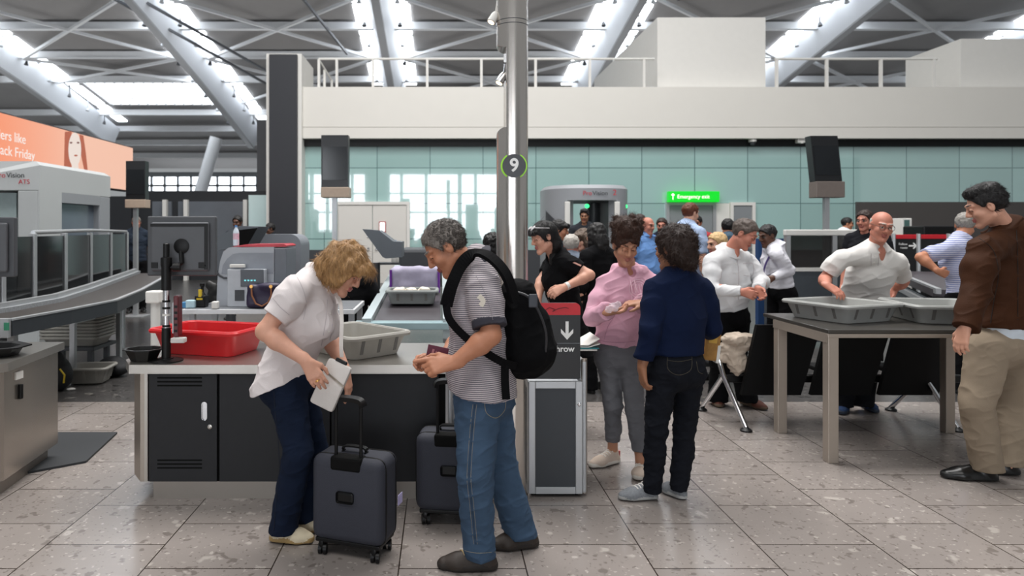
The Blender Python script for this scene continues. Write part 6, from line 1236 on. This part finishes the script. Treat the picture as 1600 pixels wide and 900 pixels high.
# ---- man in the white checked shirt
J = dict(hd=a3(1163, 366, 5.86), hf=A((.62, -.55, -.52)), hu=A((.35, -.25, .9)), nk=a3(1136, 398, 5.98), pel=a3(1138, 478, 6.05), wst=a3(1140, 440, 6.02),
         shR=a3(1112, 408, 5.86), shL=a3(1170, 406, 6.12), elR=a3(1112, 452, 5.76), wrR=a3(1158, 456, 5.62), elL=a3(1190, 440, 6.02), wrL=a3(1184, 451, 5.75),
         hpR=a3(1124, 495, 6.0), hpL=a3(1152, 495, 6.1), knR=a3(1124, 562, 5.95), knL=a3(1154, 560, 6.08))
feet(J, (1158, 631, 1198, 642), (1118, 626, 1124, 638)); J['anR'] = a3(1122, 618, 6.05); J['anL'] = a3(1166, 616, 6.0)
chk = cloth('shirt_white_check', '#d5d5d6', .05); 
T, L, ax, fr = person('grey-haired man in a white shirt looking down at his clasped hands', J, dict(g=1.02, fat=1.08, res=.0065, skin=ruddy, hairm=hairm('hair_greybrown', '#5b5049', .4), hair='short', hs=1.03, belly=.02, seed=61, strands=3000, slen=.025,
    top=dict(m=[chk, mat('cuff_white', '#d8d8da', .8)], sleeve='long', sr=.062, pad=.014, hempt=a3(1138, 480, 6.03), collar='polo', cuff=True, wr=.008, wf=(8, 8, 9)),
    bottom=dict(m=black_c, hemr=.085, thigh=.1), shoes=dict(m=mat('suede_rust', '#5a3024', .8, 0, .15, 40), sole_m=sole_b, w=1.05),
    handR=dict(d=(.9, -.2, -.25), n=(.2, .9, -.2), t=(.2, .2, 1), curl=.6), handL=dict(d=(.1, -.6, -.5), n=(-.8, -.4, .1), t=(.2, -.5, .8), curl=.6)))
stitch(LAST['top'], [(1152, 406), (1154, 430), (1154, 468)], seam_w, 'placket', r=.0025); buttons(LAST['top'], [(1150, 412), (1151, 428), (1152, 445), (1150, 464)], btn, .006); stitch(LAST['top'], [(1161, 412), (1176, 412), (1176, 430), (1162, 430)], seam_w, 'pocket_edge', r=.002)
# ---- security officer
J = stand(3.80, 7.6, 1.68, (-.95, -.25), .02, ('front', 'down')); J['hd'] = a3(1199, 369, 7.6); J['hf'] = A((-.93, -.25, -.28)); J['nk'] = a3(1213, 388, 7.6)
J['shL'] = a3(1214, 398, 7.42); J['elL'] = a3(1233, 422, 7.45); J['wrL'] = a3(1208, 434, 7.35)
T, L, ax, fr = person('dark-haired officer in a white shirt with a purple lanyard, hand on hip', J, dict(g=.98, res=.008, skin=deep, hairm=h_black, hair='short', seed=71, look='far',
    top=dict(m=[cloth('shirt_uniform_white', '#dcdbe2', .04)], sleeve='long', sr=.066, pad=.014, hem=-.02, collar='polo', wr=.006), bottom=dict(m=black_c), shoes=dict(m=blk, sole_m=sole_k),
    handL=dict(d=(-.8, 0, -.5), n=(0, .9, -.3), t=(-.2, .2, 1), curl=.5)))
b = MB(); ribbon(b, smooth_pts([V(*(J['nk'] + fr[1] * -.02 - fr[0] * .075 + A((0, 0, .02)))), V(*(J['nk'] + fr[1] * .10 - fr[0] * .06 - A((0, 0, .06)))), V(*(J['nk'] + fr[1] * .15 - fr[0] * .03 - A((0, 0, .2)))), V(*(J['nk'] + fr[1] * .15 - A((0, 0, .34))))]), .02, .004, V(*(fr[1] - fr[0] * .5))); b.build('lanyard', mat('lanyard_purple', '#4a3a72', .7), T)
# ---- woman in black with sunglasses on her head
J = stand(.98, 5.3, 1.66, (-.96, -.25), .06, ('out', 'front')); J['hd'] = a3(850, 371, 5.22); J['hf'] = A((-.92, -.22, -.30)); J['hu'] = A((-.25, 0, .97)); J['nk'] = a3(870, 402, 5.3); J['wst'] = a3(882, 460, 5.3); J['pel'] = a3(888, 505, 5.3)
J['shL'] = a3(886, 410, 5.14); J['elL'] = a3(921, 430, 5.08); J['wrL'] = a3(882, 449, 5.0); J['shR'] = a3(864, 410, 5.48); J['elR'] = a3(845, 440, 5.4); J['wrR'] = a3(841, 466, 5.3)
T, L, ax, fr = person('woman in a black dress with white sunglasses pushed up on her dark hair', J, dict(g=.95, res=.0065, skin=pale, hairm=h_black, hair='pony', seed=81, strands=3000, slen=.05,
    top=dict(m=[black_c], name='dress', sleeve='short', sfrac=.6, sr=.068, pad=.016, hem=.3, collar='crew', vneck=.06, wr=.006, flare=.06), bottom=dict(m=black_c), shoes=dict(m=blk, sole_m=sole_k),
    handL=dict(d=(-.85, -.1, -.4), n=(.2, .8, -.5), t=(-.2, .3, .9), curl=.6)))
b = MB()
for sg in (-1, 1): b.lathe(V(*L(.034 * sg, .078, .095)), [(.026, -.003), (.028, .0), (.026, .003)], 20, V(*(ax[1] * .6 + ax[2]))); b.tube([V(*L(.06 * sg, .07, .095)), V(*L(.088 * sg, -.03, .06))], .004, 6)
b.build('sunglasses', mat('sunglasses_white', '#c9c6c8', .25), T)
b = MB(); b.lathe(V(*along(J['wrL'], J['elL'], .1)), [(.03, -.012), (.03, .012)], 18, V(*(J['elL'] - J['wrL']))); b.build('watch', white, T)
b = MB(); p0_ = along(J['shL'], J['elL'], .05); ribbon(b, [V(*(p0_ + A((0, -.068, .02)))), V(*(along(J['shL'], J['elL'], .55) + A((0, -.064, .03))))], .012, .004, (0, -1, .4)); b.build('shoulder_stripe', mat('stripe_rose', '#b98a7c', .7), T)
# ================================================================== the people further back
def crowd(label, hx, hy, Y, face, o, H=None, arms='down', lean=0.0, sit=False):
    hd = a3(hx, hy, Y); H = H or (hd[2] / .925); J = stand(0, 0, H, face, lean, arms); d = hd - J['hd']; d[2] = 0
    for k in J:
        if k not in ('hf', 'hu'): J[k] = J[k] + d
    if sit:
        drop = .925 * H - hd[2]; f = nrm(A((face[0], face[1], 0))); up = [k for k in J if not (k.startswith(('kn', 'an', 'toe', 'heel', 'hf', 'hu')))]
        for k in up: J[k] = J[k] - A((0, 0, drop))
        for sd in 'LR':
            hp = J['hp' + sd]; kz = max(.42, hp[2] - .02) if hp[2] < .7 else hp[2] * .6; J['kn' + sd] = hp + f * .40; J['kn' + sd][2] = kz; sh_ = f * .42
            for q in ('an', 'toe', 'heel'): J[q + sd] = J[q + sd] + sh_
    if 'hf' in o: J['hf'] = A(o['hf'])
    o = dict(dict(res=.010, g=H / 1.75, hs=.99, look='far', bottom=dict(m=black_c), shoes=dict(m=blk, sole_m=sole_k)), **o)
    return person(label, J, o), J
tee = lambda n, h, **k: dict(dict(m=[cloth(n, h)], sleeve='short', sr=.066, pad=.014, hem=.03, wr=.006), **k)
crowd('ginger-haired man in a pale blue shirt below the exit sign', 1079, 334, 7.9, (.9, .4), dict(skin=fair, hairm=h_ginger, hair='short', seed=101, top=tee('shirt_sky', '#9fb0cc', collar='polo')))
crowd('balding man in a light blue shirt beside the pink-hoodie girl', 1012, 353, 9.2, (.5, -.8), dict(skin=ruddy, hairm=h_grey, hair='bald', seed=102, fat=1.15, belly=.03, top=tee('shirt_cornflower', '#6f97cf', collar='polo', hem=0), bottom=dict(m=cloth('chino_stone', '#8a7d6e'))))
crowd('old woman with short blonde hair behind the navy jumper', 1120, 374, 7.0, (-.95, -.2), dict(skin=fair, hairm=h_pblonde, hair='short', seed=103, top=tee('blouse_dark', '#3c3f48')), H=1.52)
crowd('long-haired woman in black seen from behind near the scanner', 931, 372, 6.6, (-.5, .85), dict(skin=fair, hairm=h_black, hair='long', seed=104, top=dict(m=[cloth('top_black', '#121214')], sleeve='3q', sr=.062, pad=.012, hem=.05)), H=1.62)
crowd('young man in a dark shirt standing inside the far scanner', 913, 338, 12.2, (-.3, -.95), dict(skin=brown, hairm=h_black, hair='quiff', seed=105, top=tee('shirt_charcoal', '#2f3136')))
crowd('dark-haired woman with her hair tied back behind the black dress', 874, 360, 7.8, (.9, -.3), dict(skin=tan, hairm=h_black, hair='pony', seed=106, top=tee('top_slate', '#4a4f5c')))
crowd('grey-haired man in a blue checked shirt behind the arrow sign', 893, 382, 7.0, (.3, .9), dict(skin=ruddy, hairm=h_white, hair='crop', seed=107, top=tee('shirt_checked', '#7d8796', hem=.04)), H=1.50)
crowd('woman in a grey top half hidden by the long-haired woman', 910, 377, 8.2, (-.7, -.6), dict(skin=fair, hairm=h_brown, hair='bob', seed=108, top=tee('tee_grey', '#8f8f98')), H=1.55)
crowd('dark-haired man behind the curls of the pink-hoodie girl', 1000, 347, 10.6, (.6, -.7), dict(skin=tan, hairm=h_dark, hair='short', seed=109, top=tee('tee_brown', '#6a5648')))
crowd('man in dark clothes between the blue shirt and the navy jumper', 1034, 353, 10.8, (-.4, -.9), dict(skin=ruddy, hairm=h_dark, hair='short', seed=110, top=tee('tee_navy', '#2a3146')))
crowd('dark-haired man behind the man in the white checked shirt', 1137, 356, 9.5, (.3, .9), dict(skin=tan, hairm=h_black, hair='short', seed=111, top=tee('tee_steel', '#4d6070')))
crowd('man in red behind the ginger-haired man', 1088, 349, 10.6, (-.5, -.8), dict(skin=tan, hairm=h_black, hair='short', seed=112, top=tee('tee_red', '#9c3a3e')))
crowd('small figure in a white shirt far off before the glass wall', 1324, 350, 13.2, (.8, -.4), dict(skin=tan, hairm=h_black, hair='short', seed=113, top=tee('shirt_far_white', '#d3d6da', collar='polo')))
crowd('dark-haired man close behind the bald man in the polo', 1351, 345, 8.0, (-.8, -.5), dict(skin=ruddy, hairm=h_dark, hair='short', seed=114, top=tee('tee_black', '#1d1e22')))
crowd('dark-haired woman half hidden behind the steel pillar', 768, 381, 7.6, (-.3, .9), dict(skin=brown, hairm=h_black, hair='low', seed=115, top=tee('top_plum', '#40344a')), H=1.50)
crowd('man with a flushed face behind the left monitor', 213, 348, 13.0, (.4, -.9), dict(skin=ruddy, hairm=h_grey, hair='crop', seed=116, top=tee('tee_dusk', '#2c3440')))
crowd('dark-haired person behind the grey hood and the water bottle', 371, 348, 12.0, (-.2, -.95), dict(skin=deep, hairm=h_black, hair='short', seed=117, top=tee('tee_ink', '#20242c')))
crowd('person with black hair in front of the dark pier', 422, 358, 14.0, (-.8, -.5), dict(skin=deep, hairm=h_black, hair='short', seed=118, top=tee('tee_coal', '#24262a')))
(_, Jo) = crowd('seated operator in black at the screening monitor', 550, 405, 6.62, (.35, .95), dict(skin=fair, hairm=h_brown, hair='crop', seed=119, top=dict(m=[cloth('top_operator', '#131315')], sleeve='long', sr=.07, pad=.016, hem=.05)), H=1.74, arms='out', sit=True)
